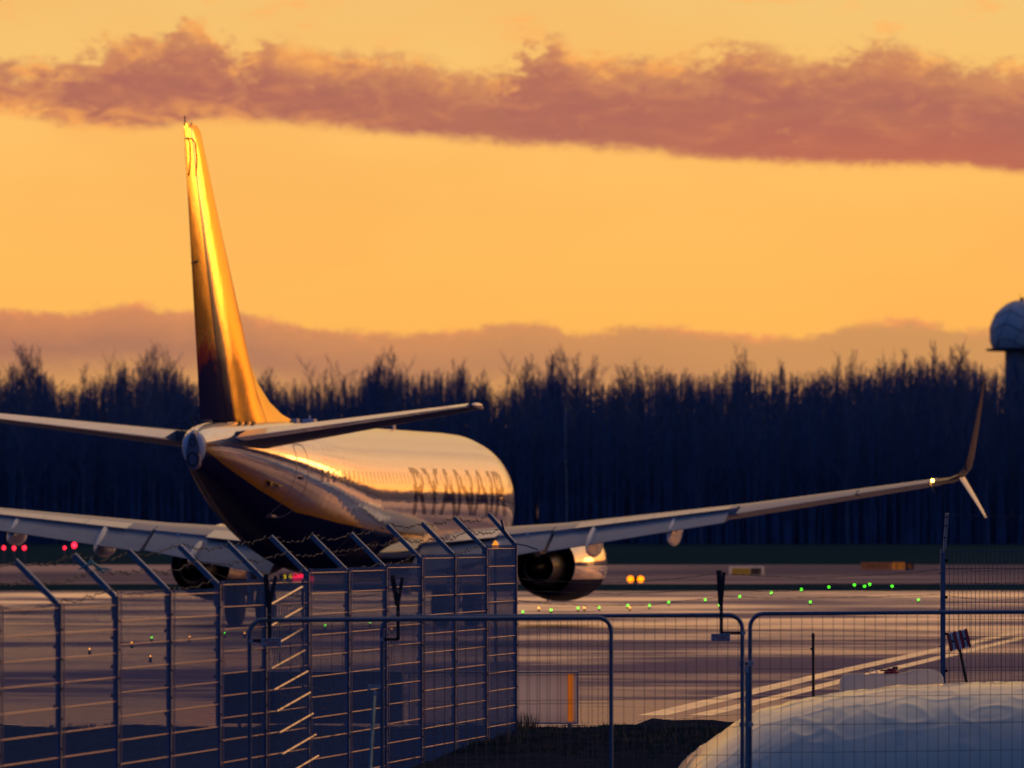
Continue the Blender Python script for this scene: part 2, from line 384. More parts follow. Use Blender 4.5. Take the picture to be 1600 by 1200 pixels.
# ------------------------------------------------------------------ mesh builder
class MB:
    def __init__(s): s.v = []; s.f = []
    def add(s, vs, fs):
        n = len(s.v); s.v += [tuple(p) for p in vs]; s.f += [tuple(i + n for i in q) for q in fs]
        return s
    def box(s, c, d, R=None):
        c = Vector(c); pts = []
        for z in (-1, 1):
            for y in (-1, 1):
                for x in (-1, 1):
                    p = Vector((x * d[0] / 2, y * d[1] / 2, z * d[2] / 2))
                    if R is not None: p = R @ p
                    pts.append(c + p)
        return s.add(pts, [(0, 2, 3, 1), (4, 5, 7, 6), (0, 1, 5, 4), (2, 6, 7, 3), (0, 4, 6, 2), (1, 3, 7, 5)])
    def tube(s, pts, r, n=6, cap=True):
        pts = [Vector(p) for p in pts]
        rs = r if isinstance(r, (list, tuple)) else [r] * len(pts)
        base = len(s.v); prev = None
        for i, p in enumerate(pts):
            a = pts[max(i - 1, 0)]; b = pts[min(i + 1, len(pts) - 1)]
            d = (b - a).normalized() if (b - a).length > 1e-9 else Vector((0, 0, 1))
            if prev is None:
                up = Vector((0, 0, 1)) if abs(d.z) < 0.9 else Vector((1, 0, 0))
                e1 = d.cross(up).normalized()
            else:
                e1 = (prev - d * prev.dot(d)).normalized()
            prev = e1; e2 = d.cross(e1)
            for k in range(n):
                a_ = 2 * pi * k / n
                s.v.append(tuple(p + (e1 * cos(a_) + e2 * sin(a_)) * rs[i]))
        for i in range(len(pts) - 1):
            for k in range(n):
                a_ = base + i * n + k; b_ = base + i * n + (k + 1) % n
                s.f.append((a_, b_, b_ + n, a_ + n))
        if cap:
            s.f.append(tuple(base + k for k in range(n))[::-1])
            s.f.append(tuple(base + (len(pts) - 1) * n + k for k in range(n)))
        return s
    def loft(s, rings, cap=True, close=True):
        n = len(rings[0]); base = len(s.v)
        for r in rings: s.v += [tuple(p) for p in r]
        m = n if close else n - 1
        for i in range(len(rings) - 1):
            for k in range(m):
                a = base + i * n + k; b = base + i * n + (k + 1) % n
                s.f.append((a, b, b + n, a + n))
        if cap:
            s.f.append(tuple(base + k for k in range(n))[::-1])
            s.f.append(tuple(base + (len(rings) - 1) * n + k for k in range(n)))
        return s
    def sphere(s, c, r, nu=10, nv=6, sc=(1, 1, 1)):
        rings = []
        for j in range(nv + 1):
            ph = -pi / 2 + pi * j / nv
            q = max(cos(ph), 0.001)
            rings.append([(c[0] + r * sc[0] * q * cos(2 * pi * k / nu), c[1] + r * sc[1] * q * sin(2 * pi * k / nu), c[2] + r * sc[2] * sin(ph)) for k in range(nu)])
        return s.loft(rings)
    def build(s, name, m=None, parent=None, smooth=False, org=None):
        me = bpy.data.meshes.new(name)
        vs = s.v
        if org is not None: vs = [(a - org[0], b - org[1], c - org[2]) for a, b, c in vs]
        me.from_pydata(vs, [], s.f); me.update()
        if smooth:
            me.polygons.foreach_set('use_smooth', [True] * len(me.polygons))
            try: me.set_sharp_from_angle(angle=radians(38))
            except Exception: pass
        if m is not None: me.materials.append(m)
        o = bpy.data.objects.new(name, me); col.objects.link(o)
        if parent is not None: o.parent = parent
        elif org is not None: o.location = org
        return o

def tag(o, label=None, cat=None, group=None, kind=None):
    if label: o['label'] = label
    if cat: o['category'] = cat
    if group: o['group'] = group
    if kind: o['kind'] = kind
    return o
def empty(name, loc, label, cat, group=None, rz=0.0):
    o = bpy.data.objects.new(name, None); o.empty_display_size = 0.3
    col.objects.link(o); o.location = loc; o.rotation_euler = (0, 0, rz)
    return tag(o, label, cat, group)
def copy_thing(o, parent=None):
    c = o.copy(); col.objects.link(c); c.parent = parent
    for ch in list(o.children): copy_thing(ch, c)
    return c
def at(px, py, Z):
    """a point at depth Z in metres seen at photo pixel (px, py)"""
    return Vector(((px - 800) / F * Z, Z, CH - (py - HZ) / F * Z))
def text_mesh(body, size, name, m, parent, flip=False, depth=0.0, bold=0.0):
    cu = bpy.data.curves.new(name, 'FONT'); cu.body = body; cu.size = size
    cu.align_x = 'CENTER'; cu.align_y = 'CENTER'; cu.resolution_u = 3; cu.extrude = depth; cu.offset = bold
    tmp = bpy.data.objects.new('tmp', cu); col.objects.link(tmp)
    bpy.context.view_layer.update()
    me = bpy.data.meshes.new_from_object(tmp.evaluated_get(bpy.context.evaluated_depsgraph_get()))
    bpy.data.objects.remove(tmp); bpy.data.curves.remove(cu)
    me.name = name; me.materials.clear(); me.materials.append(m)
    o = bpy.data.objects.new(name, me); col.objects.link(o); o.parent = parent
    return o

# ------------------------------------------------------------------ ground
def gz(x, y):
    """terrain height"""
    z = 0.0
    if y > 420: z = 1.85 * ((min(y, 700) - 420) / 280.0) ** 1.35
    if y < 98.0:
        t = min(1.0, (98.0 - y) / 9.0); t = t * t * (3 - 2 * t)
        z = t * 0.15
    if y < 88:
        t = min(1.0, (88 - y) / 14.0); t = t * t * (3 - 2 * t)
        z = 0.15 - 0.33 * t
    return z
def ground_sheet(name, ys, xs, zoff, m, zfun=gz, kind='structure'):
    mb = MB(); n = len(xs)
    for y in ys:
        for x in xs: mb.v.append((x, y, zfun(x, y) + zoff))
    for j in range(len(ys) - 1):
        for i in range(n - 1):
            a = j * n + i; mb.f.append((a, a + 1, a + n + 1, a + n))
    o = mb.build(name, m, smooth=True); tag(o, kind=kind); return o

def ground_mat(name, c1, c2, rough, rvar, nscale, bump=0.004, stretch=(1, 1, 1), spec=0.5, sky_sheen=None):
    """wet = (tint, least, most): share of a sky-tinted gloss that varies in patches"""
    m = bpy.data.materials.new(name); m.use_nodes = True
    t = NT(m.node_tree); b = t.n['Principled BSDF']
    tc = t.new('ShaderNodeTexCoord'); v = t.scale(tc.outputs['Object'], stretch)
    n1 = t.noise(v, nscale, 6.0, 0.6, 0.4); n2 = t.noise(v, nscale * 5, 5.0, 0.65); n3 = t.noise(tc.outputs['Object'], 24.0, 3.0, 0.6)
    k = t.math('ADD', t.math('MULTIPLY', n1, 0.68), t.math('MULTIPLY', n2, 0.32))
    t.put(b.inputs['Base Color'], t.mix(t.smooth(k, 0.36, 0.64), c1, c2))
    t.put(b.inputs['Roughness'], t.lin(k, 0.36, 0.62, rough - rvar, rough + rvar))
    b.inputs['Specular IOR Level'].default_value = spec
    bp = t.new('ShaderNodeBump'); bp.inputs['Distance'].default_value = bump
    t.put(bp.inputs['Height'], t.math('ADD', n3, t.math('MULTIPLY', n2, 1.5))); t.l.new(bp.outputs[0], b.inputs['Normal'])
    if sky_sheen:
        tint, a, z = sky_sheen[:3]
        df = t.new('ShaderNodeBsdfDiffuse'); gl = t.new('ShaderNodeBsdfGlossy'); mx = t.new('ShaderNodeMixShader')
        t.put(df.inputs['Color'], t.mix(t.smooth(k, 0.36, 0.64), c1, c2))
        gl.inputs['Color'].default_value = (*tint, 1)
        t.put(gl.inputs['Roughness'], t.lin(k, 0.36, 0.62, rough - rvar, rough + rvar))
        t.l.new(bp.outputs[0], gl.inputs['Normal'])
        fr = t.new('ShaderNodeFresnel'); fr.inputs['IOR'].default_value = 1.33
        # patches turn from glossy to dull fairly sharply
        pat = t.math('ADD', a, t.math('MULTIPLY', t.math('SUBTRACT', 1.0, t.smooth(k, 0.44, 0.56)), z - a))
        if len(sky_sheen) > 3:      # sheen fades towards the fence, painting in the weaker reflection at steeper view
            oy = t.sep(tc.outputs['Object'])[1]
            pat = t.math('MULTIPLY', pat, t.math('ADD', 0.42, t.math('MULTIPLY', t.smooth(oy, *sky_sheen[3]), 0.58)))
        t.put(mx.inputs[0], t.math('MULTIPLY', fr.outputs[0], pat))
        t.l.new(df.outputs[0], mx.inputs[1]); t.l.new(gl.outputs[0], mx.inputs[2])
        t.l.new(mx.outputs[0], t.n['Material Output'].inputs[0])
    return m
M['earth'] = ground_mat('field_grass_far', (0.022, 0.060, 0.066), (0.038, 0.066, 0.074), 0.95, 0.03, 0.03, 0.05, (1, 0.2, 1), 0.0)
M['apron'] = ground_mat('apron_asphalt', (0.105, 0.085, 0.17), (0.130, 0.098, 0.19), 0.36, 0.12, 0.06, 0.001, (0.7, 0.9, 1), 0.5, ((1.0, 0.83, 0.74), 0.20, 1.0, (110, 240)))  # violet shade and pink sky sheen are put into these colours
M['taxi'] = ground_mat('taxiway_concrete', (0.09, 0.08, 0.11), (0.12, 0.10, 0.12), 0.5, 0.1, 0.02, 0.001, (0.4, 0.8, 1), 0.5, ((0.8, 0.62, 0.68), 0.12, 0.40))
M['verge'] = ground_mat('verge_soil', (0.030, 0.042, 0.068), (0.055, 0.060, 0.085), 1.0, 0.0, 1.2, 0.06, (1, 1, 1), 0.0)
M['concrete'] = ground_mat('concrete_kerb', (0.28, 0.27, 0.25), (0.38, 0.36, 0.33), 0.6, 0.1, 2.0, 0.003)
M['marking'] = ground_mat('road_paint', (0.78, 0.66, 0.46), (0.60, 0.48, 0.34), 0.35, 0.08, 0.9, 0.001, (1, 1, 1), 0.5, ((1.0, 0.86, 0.70), 0.75, 1.0))
M['marking_pale'] = ground_mat('worn_paint', (0.60, 0.50, 0.42), (0.35, 0.30, 0.27), 0.4, 0.08, 0.6, 0.001, (1, 1, 1), 0.5, ((1.0, 0.86, 0.72), 0.4, 0.9))

ys = [-200, 0, 30, 55, 60, 65, 70, 74, 77, 80, 83, 86, 88, 90, 92, 94, 96, 98, 99.5, 101, 120, 180, 250, 330, 420, 450, 480, 510, 540, 570, 600, 630, 660, 690, 700, 730, 800, 1200, 2500, 5500]
xs = [-3500, -1200, -400, -150, -60, -30, -15, -6, 0, 6, 15, 30, 60, 150, 400, 800, 1500, 3500]
ground_sheet('ground', ys, xs, -0.012, M['earth'], lambda x, y: gz(x, y) - (0.3 if y < 97 else 0))
ground_sheet('apron', [97.0, 130, 180, 250, 300, 345], [-260, -60, 0, 60, 320], 0.0, M['apron'])
ground_sheet('taxiway', [400, 420, 450, 480, 510, 530], [-600, -60, 0, 60, 900], 0.004, M['taxi'])
# verge nearest to the camera, rougher
def gzv(x, y):
    r = 0.03 * sin(x * 3.1 + y) + 0.025 * sin(x * 7.3 - y * 2.2) + 0.02 * sin(y * 5.1 + x * 1.3)
    e = min(1, max(0, (99.6 - y) / 1.5))
    bank = 0.11 * min(1, max(0, (x - 1.45) / .25)) * max(0, 1 - abs(y - 96.2) / 2.4)
    return gz(x, y) + r * e * .6 + bank - 0.02 * (1 - e)
vx = [-14 + 0.25 * i for i in range(130)]
vy = [56 + 0.6 * i for i in range(60)] + [92 + 0.25 * i for i in range(31)]
ground_sheet('verge', vy, vx, 0.0, M['verge'], gzv)

def strip(name, pts, width, m, zoff):
    mb = MB(); q = [Vector(p) for p in pts]
    for i, p in enumerate(q):
        d = (q[min(i + 1, len(q) - 1)] - q[max(i - 1, 0)]); nrm = Vector((-d.y, d.x, 0)).normalized() * width / 2
        for s_ in (-1, 1):
            a = p + nrm * s_; mb.v.append((a.x, a.y, gz(a.x, a.y) + zoff))
    for i in range(len(q) - 1):
        mb.f.append((2 * i, 2 * i + 1, 2 * i + 3, 2 * i + 2))
    o = mb.build(name, m); tag(o, kind='structure'); return o
def gp(px, py, z=0.0):
    Z = F * (CH - z) / (py - HZ); return ((px - 800) / F * Z, Z, z)
strip('road_marking', [gp(955, 1133), gp(1180, 1080), gp(1300, 1052), gp(1600, 986), gp(1750, 962)], 0.38, M['marking'], 0.004)
strip('road_marking', [gp(1050, 1128), gp(1180, 1098), gp(1300, 1068), gp(1600, 996), gp(1750, 970)], 0.30, M['marking'], 0.004)
strip('road_marking', [gp(-60, 1104), gp(1050, 1104)], 0.14, M['marking_pale'], 0.008)
strip('road_marking', [gp(-60, 1133), gp(960, 1133.5)], 0.18, M['marking_pale'], 0.008)
strip('road_marking', [gp(1560, 1090), gp(1000, 1127)], 0.10, M['marking_pale'], 0.008)
strip('road_marking', [(-60, 345.6, 0), (120, 345.6, 0)], 1.2, M['marking_pale'], 0.004)
strip('road_marking', [(-60, 268, 0), (120, 262, 0)], 0.5, M['marking_pale'], 0.004)

# ------------------------------------------------------------------ grass tufts on the verge
def grass(name, n, xr, yr, hr, m, seed):
    rnd = random.Random(seed); mb = MB()
    for _ in range(n):
        x = rnd.uniform(*xr); y = rnd.uniform(*yr); z = gzv(x, y); h = rnd.uniform(*hr)
        for k in range(4):
            a = rnd.uniform(0, 2 * pi); l = rnd.uniform(0.1, 0.6) * h; wdt = 0.004
            px, py = -sin(a) * wdt, cos(a) * wdt
            bx, by = x + rnd.uniform(-.03, .03), y + rnd.uniform(-.03, .03)
            mb.add([(bx - px, by - py, z), (bx + px, by + py, z), (bx + cos(a) * l * .4 + px * .7, by + sin(a) * l * .4 + py * .7, z + h * .65),
                    (bx + cos(a) * l * .4 - px * .7, by + sin(a) * l * .4 - py * .7, z + h * .65), (bx + cos(a) * l, by + sin(a) * l, z + h)],
                   [(0, 1, 2, 3), (3, 2, 4)])
    o = mb.build(name, m); tag(o, kind='stuff'); return o
M['grass'] = mat('verge_grass', (0.040, 0.070, 0.055), 1.0, noise=(0.8, 0.8, (0.06, 0.065, 0.055)), spec=0.0)
M['dry_grass'] = mat('dry_grass', (0.16, 0.12, 0.06), 0.7, noise=(0.8, 0.6, (0.06, 0.06, 0.03)))
tag(grass('verge_grass', 6000, (-6, 4.5), (83, 93.0), (0.02, 0.06), M['grass'], 3), 'short ragged grass and weeds on the dark verge before the apron', 'grass', kind='stuff')
tag(grass('dry_grass', 120, (-0.6, 3.2), (84, 90), (0.06, 0.16), M['dry_grass'], 5), 'taller dry grass stalks around the foot of the corner fence post', 'grass', kind='stuff')
tag(grass('corner_weeds', 45, (0.0, 0.3), (88.5, 89.8), (0.08, 0.26), M['dry_grass'], 8), 'tall weeds growing at the foot of the fence corner', 'grass', kind='stuff')

# ------------------------------------------------------------------ trees
M['bark'] = mat('bark', (0.12, 0.16, 0.24), 0.85, noise=(3, 0.6, (0.06, 0.08, 0.13)))  # blue of distance haze is mixed into the bark and twig colours
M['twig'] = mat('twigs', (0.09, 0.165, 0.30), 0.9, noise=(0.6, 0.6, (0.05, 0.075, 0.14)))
M['birch'] = mat('birch_bark', (0.60, 0.58, 0.54), 0.7, noise=(5, 0.9, (0.08, 0.07, 0.06)))
def make_tree(seed, H, spread, dens=1.0, upright=0.75, tr=0.16, first=0.30):
    rnd = random.Random(seed); trunk = MB(); crown = MB()
    pts = []; x = y = 0
    for i in range(9):
        pts.append((x, y, H * 0.93 * i / 8)); x += rnd.uniform(-.16, .16); y += rnd.uniform(-.16, .16)
    trunk.tube(pts, [tr * (1 - 0.9 * i / 8) + 0.015 for i in range(9)], 5)
    def branch(p, d, L, r, lv):
        n = 3 if lv < 2 else 2
        q = [p]; dd = d.copy(); cur = p
        for i in range(n):
            dd = (dd + Vector((rnd.uniform(-.22, .22), rnd.uniform(-.22, .22), rnd.uniform(0, .25)))).normalized()
            cur = cur + dd * L / n; q.append(cur)
        crown.tube(q, [r * (1 - 0.75 * i / n) for i in range(n + 1)], 3, cap=False)
        if lv >= 3: return
        kids = [0, 6, 5, 4][lv] if lv else 0
        kids = {1: int(7 * dens), 2: int(5 * dens)}.get(lv, 0)
        for k in range(kids):
            f = rnd.uniform(0.3, 1.0); i = min(int(f * n), n - 1); pp = q[i].lerp(q[i + 1], f * n - i)
            a = rnd.uniform(0, 2 * pi); s_ = Vector((cos(a), sin(a), rnd.uniform(0.2, 1.2)))
            branch(pp, (dd * 0.9 + s_ * 0.7).normalized(), L * rnd.uniform(0.35, 0.6), max(r * 0.5, 0.013), lv + 1)
    nb_ = int(26 * dens)
    for k in range(nb_):
        f = first + (1 - first) * (k + rnd.random()) / nb_
        i = min(int(f * 8), 7); p = Vector(pts[i]).lerp(Vector(pts[i + 1]), f * 8 - i)
        a = k * 2.4 + rnd.uniform(-.4, .4)
        d = Vector((cos(a) * (1 - upright * f), sin(a) * (1 - upright * f), upright)).normalized()
        L = spread * (1.05 - f * 0.62) * rnd.uniform(0.7, 1.15)
        branch(p, d, L, 0.05 * (1.2 - f), 1)
    return trunk, crown
protos = []
specs = [(11, 16.5, 3.6, 1.0, .85), (12, 17.6, 4.2, 1.0, .7), (13, 15.6, 3.2, 1.1, .95), (14, 18.2, 3.8, .9, .8), (15, 16.0, 4.6, 1.0, .6), (16, 17.0, 3.0, 1.1, 1.0), (17, 14.8, 3.6, 1.15, .8)]
for sp in specs:
    t_, c_ = make_tree(*sp)
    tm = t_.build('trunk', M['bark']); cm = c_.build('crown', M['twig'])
    protos.append((tm.data, cm.data)); bpy.data.objects.remove(tm); bpy.data.objects.remove(cm)
# silhouette of the wood: wanted tree-top row in the photo at several columns
sil = [(-200, 585), (-60, 588), (0, 582), (30, 556), (70, 565), (95, 600), (150, 575), (200, 562), (250, 552), (285, 575), (330, 590), (400, 575), (450, 590),
       (520, 590), (560, 580), (600, 552), (640, 575), (690, 562), (730, 572), (780, 600), (830, 570), (860, 556), (900, 565), (950, 590), (975, 566), (1040, 572), (1100, 572),
       (1130, 578), (1158, 540), (1185, 568), (1230, 572), (1300, 560), (1370, 560), (1430, 550), (1500, 545), (1560, 565), (1620, 560), (1800, 560), (2600, 560)]
def top_row(px):
    for (a, ya), (b, yb) in zip(sil, sil[1:]):
        if a <= px <= b: return ya + (yb - ya) * (px - a) / (b - a)
    return 575
rnd = random.Random(42)
adj = ['slender', 'broad', 'bushy', 'tall', 'spreading', 'narrow', 'dense']
base_h = [sp[1] for sp in specs]
cnt = 0
def place_tree(x, y, h, k, label, rz, sq=1.0):
    r = empty('bare_tree', (x, y, gz(x, y) - 0.1), label, 'tree', 'bare trees of the wood beyond the airfield', rz)
    s_ = h / (base_h[k])
    r.scale = (s_ * sq, s_ * sq, s_)
    for nm, me in zip(('trunk', 'crown'), protos[k]):
        o = bpy.data.objects.new(nm, me); col.objects.link(o); o.parent = r
    return r
rows = [(700, 3.0), (705, 2.8), (711, 2.6), (718, 2.5), (726, 2.4), (735, 2.4)]
for ri, (Y, st) in enumerate(rows):
    x = -52.0 + rnd.uniform(0, st)
    while x < 56:
        yy = Y + rnd.uniform(-2, 2)
        pxx = 800 + x / yy * F
        want = CH + (HZ - top_row(pxx)) / F * yy - gz(x, yy)
        h = want * (rnd.uniform(0.80, 0.97) if rnd.random() < 0.75 else rnd.uniform(0.95, 1.04))
        if ri == 0: h *= 0.9
        k = rnd.randrange(7)
        where = ('above the port wing at the left edge', 'left of the tail fin', 'just right of the tail fin', 'above the middle of the fuselage', 'above the nose end of the fuselage', 'above the starboard engine and inner wing',
                 'above the middle of the starboard wing', 'above the outer starboard wing', 'around the winglet and radar tower')[sum(pxx > q for q in (110, 290, 430, 640, 800, 960, 1180, 1400))]
        place_tree(x, yy, h, k, 'bare leafless tree of the dark wood, ' + where, rnd.uniform(0, 6.28))
        cnt += 1
        x += st * rnd.uniform(0.70, 1.2)
# trees that stand out of the skyline
def special(px, row, Y, label, seed, spread, dens, upright, tr=0.2, first=0.35):
    x = (px - 800) / F * Y; z0 = gz(x, Y)
    H = (CH + (HZ - row) / F * Y) - z0
    t_, c_ = make_tree(seed, H * 0.97, spread, dens, upright, tr, first)
    r = empty('bare_tree', (x, Y, z0 - 0.1), label, 'tree')
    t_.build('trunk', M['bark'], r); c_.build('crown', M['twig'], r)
special(1158, 532, 716, 'gnarled bare tree whose forked top rises well above the wood right of centre', 101, 3.4, 0.6, 0.8, 0.24, 0.62)
special(860, 550, 722, 'pair-topped bare tree standing out of the skyline just right of the fuselage', 102, 3.2, 0.7, 0.95, 0.15, 0.5)
special(604, 545, 722, 'rounded bare tree rising above the wood over the rear fuselage', 103, 4.6, 1.1, 0.6, 0.2, 0.5)
special(246, 546, 722, 'tall bare tree rising above the wood just left of the tail fin', 104, 4.8, 1.1, 0.7, 0.2, 0.5)
special(40, 549, 722, 'tall broad bare tree rising above the wood at the far left', 105, 5.0, 1.15, 0.7, 0.2, 0.5)
special(1500, 535, 722, 'bare tree rising above the wood just left of the radar dome', 106, 3.6, 1.1, 0.8, 0.18, 0.5)
special(715, 566, 716, 'bare tree with dark clumps of mistletoe above the middle of the fuselage', 107, 3.6, 1.0, 0.7, 0.18, 0.5)
# birch with the pale stem
bx = (885 - 800) / F * 698; z0 = gz(bx, 698)
r = empty('birch_tree', (bx, 698, z0 - 0.1), 'slim birch with a pale stem in front of the dark wood above the engine', 'tree')
mb = MB(); mb.tube([(0, 0, 0), (.05, 0, 4), (-.08, 0, 8), (-.1, 0, 11.5), (-.02, 0, 14.8)], [0.07, .06, .05, .035, .015], 6); mb.build('trunk', M['birch'], r)
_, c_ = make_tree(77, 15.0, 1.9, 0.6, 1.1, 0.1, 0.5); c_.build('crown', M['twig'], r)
# undergrowth and the deep wood behind, which read as one mass
def thicket(name, n, region, hr, rr, seed, m, twigs=5, label=''):
    rnd = random.Random(seed); mb = MB()
    for _ in range(n):
        x, y = region(rnd); h = rnd.uniform(*hr)
        if hr[0] == 0.80: h = ((CH + (HZ - top_row(800 + x / y * F)) / F * y) - gz(x, y)) * h
        r_ = rnd.uniform(*rr); z = gz(x, y) - .1
        lx, ly = rnd.uniform(-.04, .04) * h, rnd.uniform(-.04, .04) * h
        mb.tube([(x, y, z), (x + lx, y + ly, z + h)], [r_, r_ * .25], 3, cap=False)
        for k in range(twigs):
            f = rnd.uniform(.25, .95); a = rnd.uniform(0, 6.28); L = rnd.uniform(.12, .28) * h * (1.15 - f)
            p = Vector((x + lx * f, y + ly * f, z + h * f))
            mb.tube([p, p + Vector((cos(a) * L * .85, sin(a) * L * .6, L * rnd.uniform(.3, 1.1)))], [r_ * .4, r_ * .1], 3, cap=False)
    o = mb.build(name, m); tag(o, label, 'wood', kind='stuff'); return o
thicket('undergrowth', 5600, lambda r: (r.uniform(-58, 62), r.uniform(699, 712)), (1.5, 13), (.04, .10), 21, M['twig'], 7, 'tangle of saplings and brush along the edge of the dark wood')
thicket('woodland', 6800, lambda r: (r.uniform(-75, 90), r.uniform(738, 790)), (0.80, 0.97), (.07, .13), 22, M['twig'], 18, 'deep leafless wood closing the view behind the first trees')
def right_wood(r):  # out of view, curved nearer to darken reflections in fin and fuselage
    a = r.uniform(6.8, 64); t = min(1.0, max(0.0, (a - 6.8) / 12.0)); R0 = 705 - 355 * t * t * (3 - 2 * t)
    R_ = R0 + r.uniform(0, 55); return (R_ * sin(radians(a)), R_ * cos(radians(a)))
thicket('woodland', 7000, right_wood, (12, 17), (.12, .26), 23, M['twig'], 13, 'unseen leafless wood running on past the right edge, bent nearer for dark reflections')
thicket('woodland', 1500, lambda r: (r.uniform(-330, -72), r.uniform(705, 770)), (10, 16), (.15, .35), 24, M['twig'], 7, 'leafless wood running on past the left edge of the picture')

# ------------------------------------------------------------------ radar dome
RY = 1000.0; rc = at(1598, 521, RY); rr_ = 52 / F * RY
rd = empty('radar_tower', (rc.x, RY, 1.8), 'grey ball-shaped radar dome on a tower platform rising behind the wood at the right edge', 'radar tower')
M['radome'] = mat('radome_panels', (0.80, 0.70, 0.64), 0.5, noise=(0.25, 0.4, (0.66, 0.58, 0.55)))  # paler, warmer colour stands for the haze before the dome
pz = at(0, 547, RY).z - 1.8; ph0 = math.asin((pz + 1.8 - rc.z) / rr_)
mb = MB(); mb.loft([[(rr_ * max(cos(p_), .001) * cos(2 * pi * k / 48), rr_ * max(cos(p_), .001) * sin(2 * pi * k / 48), rc.z - 1.8 + rr_ * sin(p_)) for k in range(48)] for p_ in [ph0 + (pi / 2 - ph0) * j / 26 for j in range(27)]]); mb.build('dome', M['radome'], rd, True)
mb = MB()
for k in range(10):
    rnd_ = random.Random(k); a0 = k * 2 * pi / 10 + 0.15
    mb.tube([((rr_ + .02) * cos(a0 + .22 * sin(t * 3)) * cos(t), (rr_ + .02) * sin(a0 + .22 * sin(t * 3)) * cos(t), rc.z - 1.8 + (rr_ + .02) * sin(t)) for t in [-.5 + i * .1 for i in range(20)]], 0.03, 4)
for t0 in (-.3, .15, .6):
    mb.tube([((rr_ + .02) * cos(a) * cos(t0 + .12 * sin(a * 5)), (rr_ + .02) * sin(a) * cos(t0 + .12 * sin(a * 5)), rc.z - 1.8 + (rr_ + .02) * sin(t0 + .12 * sin(a * 5))) for a in [i * 2 * pi / 60 for i in range(61)]], 0.05, 4)
mb.build('panel_joints', M['seam'], rd)
pz = at(0, 547, RY).z - 1.8
mb = MB(); mb.loft([[(rr_ * 1.1 * cos(a * pi / 12), rr_ * 1.1 * sin(a * pi / 12), z) for a in range(24)] for z in (pz - .12, pz + .18)]); mb.build('platform', M['dark'], rd)
mb = MB(); mb.loft([[(2.3 * cos(a * pi / 8), 2.3 * sin(a * pi / 8), z) for a in range(16)] for z in (0, pz - .12)]); mb.build('shaft', M['concrete'], rd)
mb = MB(); tz = rc.z - 1.8 + rr_; mb.box((-.1, 0, tz + .1), (.55, .55, .45)); mb.tube([(-.3, 0, tz + .2), (-.42, 0, tz + .95)], .03, 4); mb.build('top_lamp', M['dark'], rd)

# ------------------------------------------------------------------ airliner
PSI = radians(10.5)
PX, PY = -4.56, 208.4
plane = empty('airliner', (PX, PY, 0), 'white and navy twin-engine airliner with a gold-lit tail fin seen from behind on the apron', 'aeroplane', rz=-PSI)
ST = [  # aft of nose, crown, keel, half width
    (0, 2.95, 2.65, .12), (.25, 3.3, 2.35, .4), (.7, 3.62, 2.05, .74), (1.3, 3.95, 1.8, 1.02), (2, 4.4, 1.65, 1.28), (3, 4.98, 1.5, 1.56), (4.2, 5.28, 1.43, 1.77),
    (5.5, 5.38, 1.4, 1.86), (7, 5.4, 1.4, 1.88), (10, 5.4, 1.4, 1.88), (14, 5.4, 1.4, 1.88), (18, 5.4, 1.4, 1.88), (22, 5.4, 1.4, 1.88), (24, 5.4, 1.42, 1.88), (25.5, 5.4, 1.55, 1.865),
    (27, 5.4, 1.77, 1.82), (28.5, 5.4, 2.05, 1.74), (30, 5.39, 2.36, 1.61), (31.5, 5.38, 2.7, 1.43), (33, 5.36, 3.05, 1.22), (34.5, 5.32, 3.4, .98), (36, 5.27, 3.75, .72), (37, 5.2, 3.95, .53), (37.7, 5.1, 4.08, .38), (38.0, 5.02, 4.15, .31)]
def sect(xa):
    for (a, b) in zip(ST, ST[1:]):
        if a[0] <= xa <= b[0]:
            t = (xa - a[0]) / (b[0] - a[0]); return [p + (q - p) * t for p, q in zip(a, b)][1:]
    return ST[-1][1:]
def frac(xa): return 0.53 if xa < 24 else 0.53 + 0.07 * min(1, (xa - 24) / 12)
def fus(xa, th, off=0.0):
    """th = 0 top, pi/2 starboard"""
    c, k, wd = sect(xa); zc = k + (c - k) * frac(xa)
    h = (c - zc) if cos(th) > 0 else (zc - k)
    return Vector(((wd + off) * sin(th), 20 - xa, zc + (h + off) * cos(th)))
def fus_z(xa, z, off=0.0, side=1):
    c, k, wd = sect(xa); zc = k + (c - k) * frac(xa)
    h = (c - zc) if z > zc else (zc - k)
    t = max(-0.999, min(0.999, (z - zc) / h)); y = wd * sqrt(1 - t * t)
    nrm = Vector((y / (wd * wd), 0, (z - zc) / (h * h))).normalized()
    return Vector((side * (y + nrm.x * off), 20 - xa, z + nrm.z * off))
mb = MB(); xsn = []
for a, b in zip(ST, ST[1:]):
    n = max(1, int((b[0] - a[0]) / 0.5))
    for i in range(n): xsn.append(a[0] + (b[0] - a[0]) * i / n)
xsn.append(38.0)
mb.loft([[fus(x, 2 * pi * k / 160) for k in range(160)] for x in xsn])
fuselage = mb.build('fuselage', M['fuselage'], plane, True)
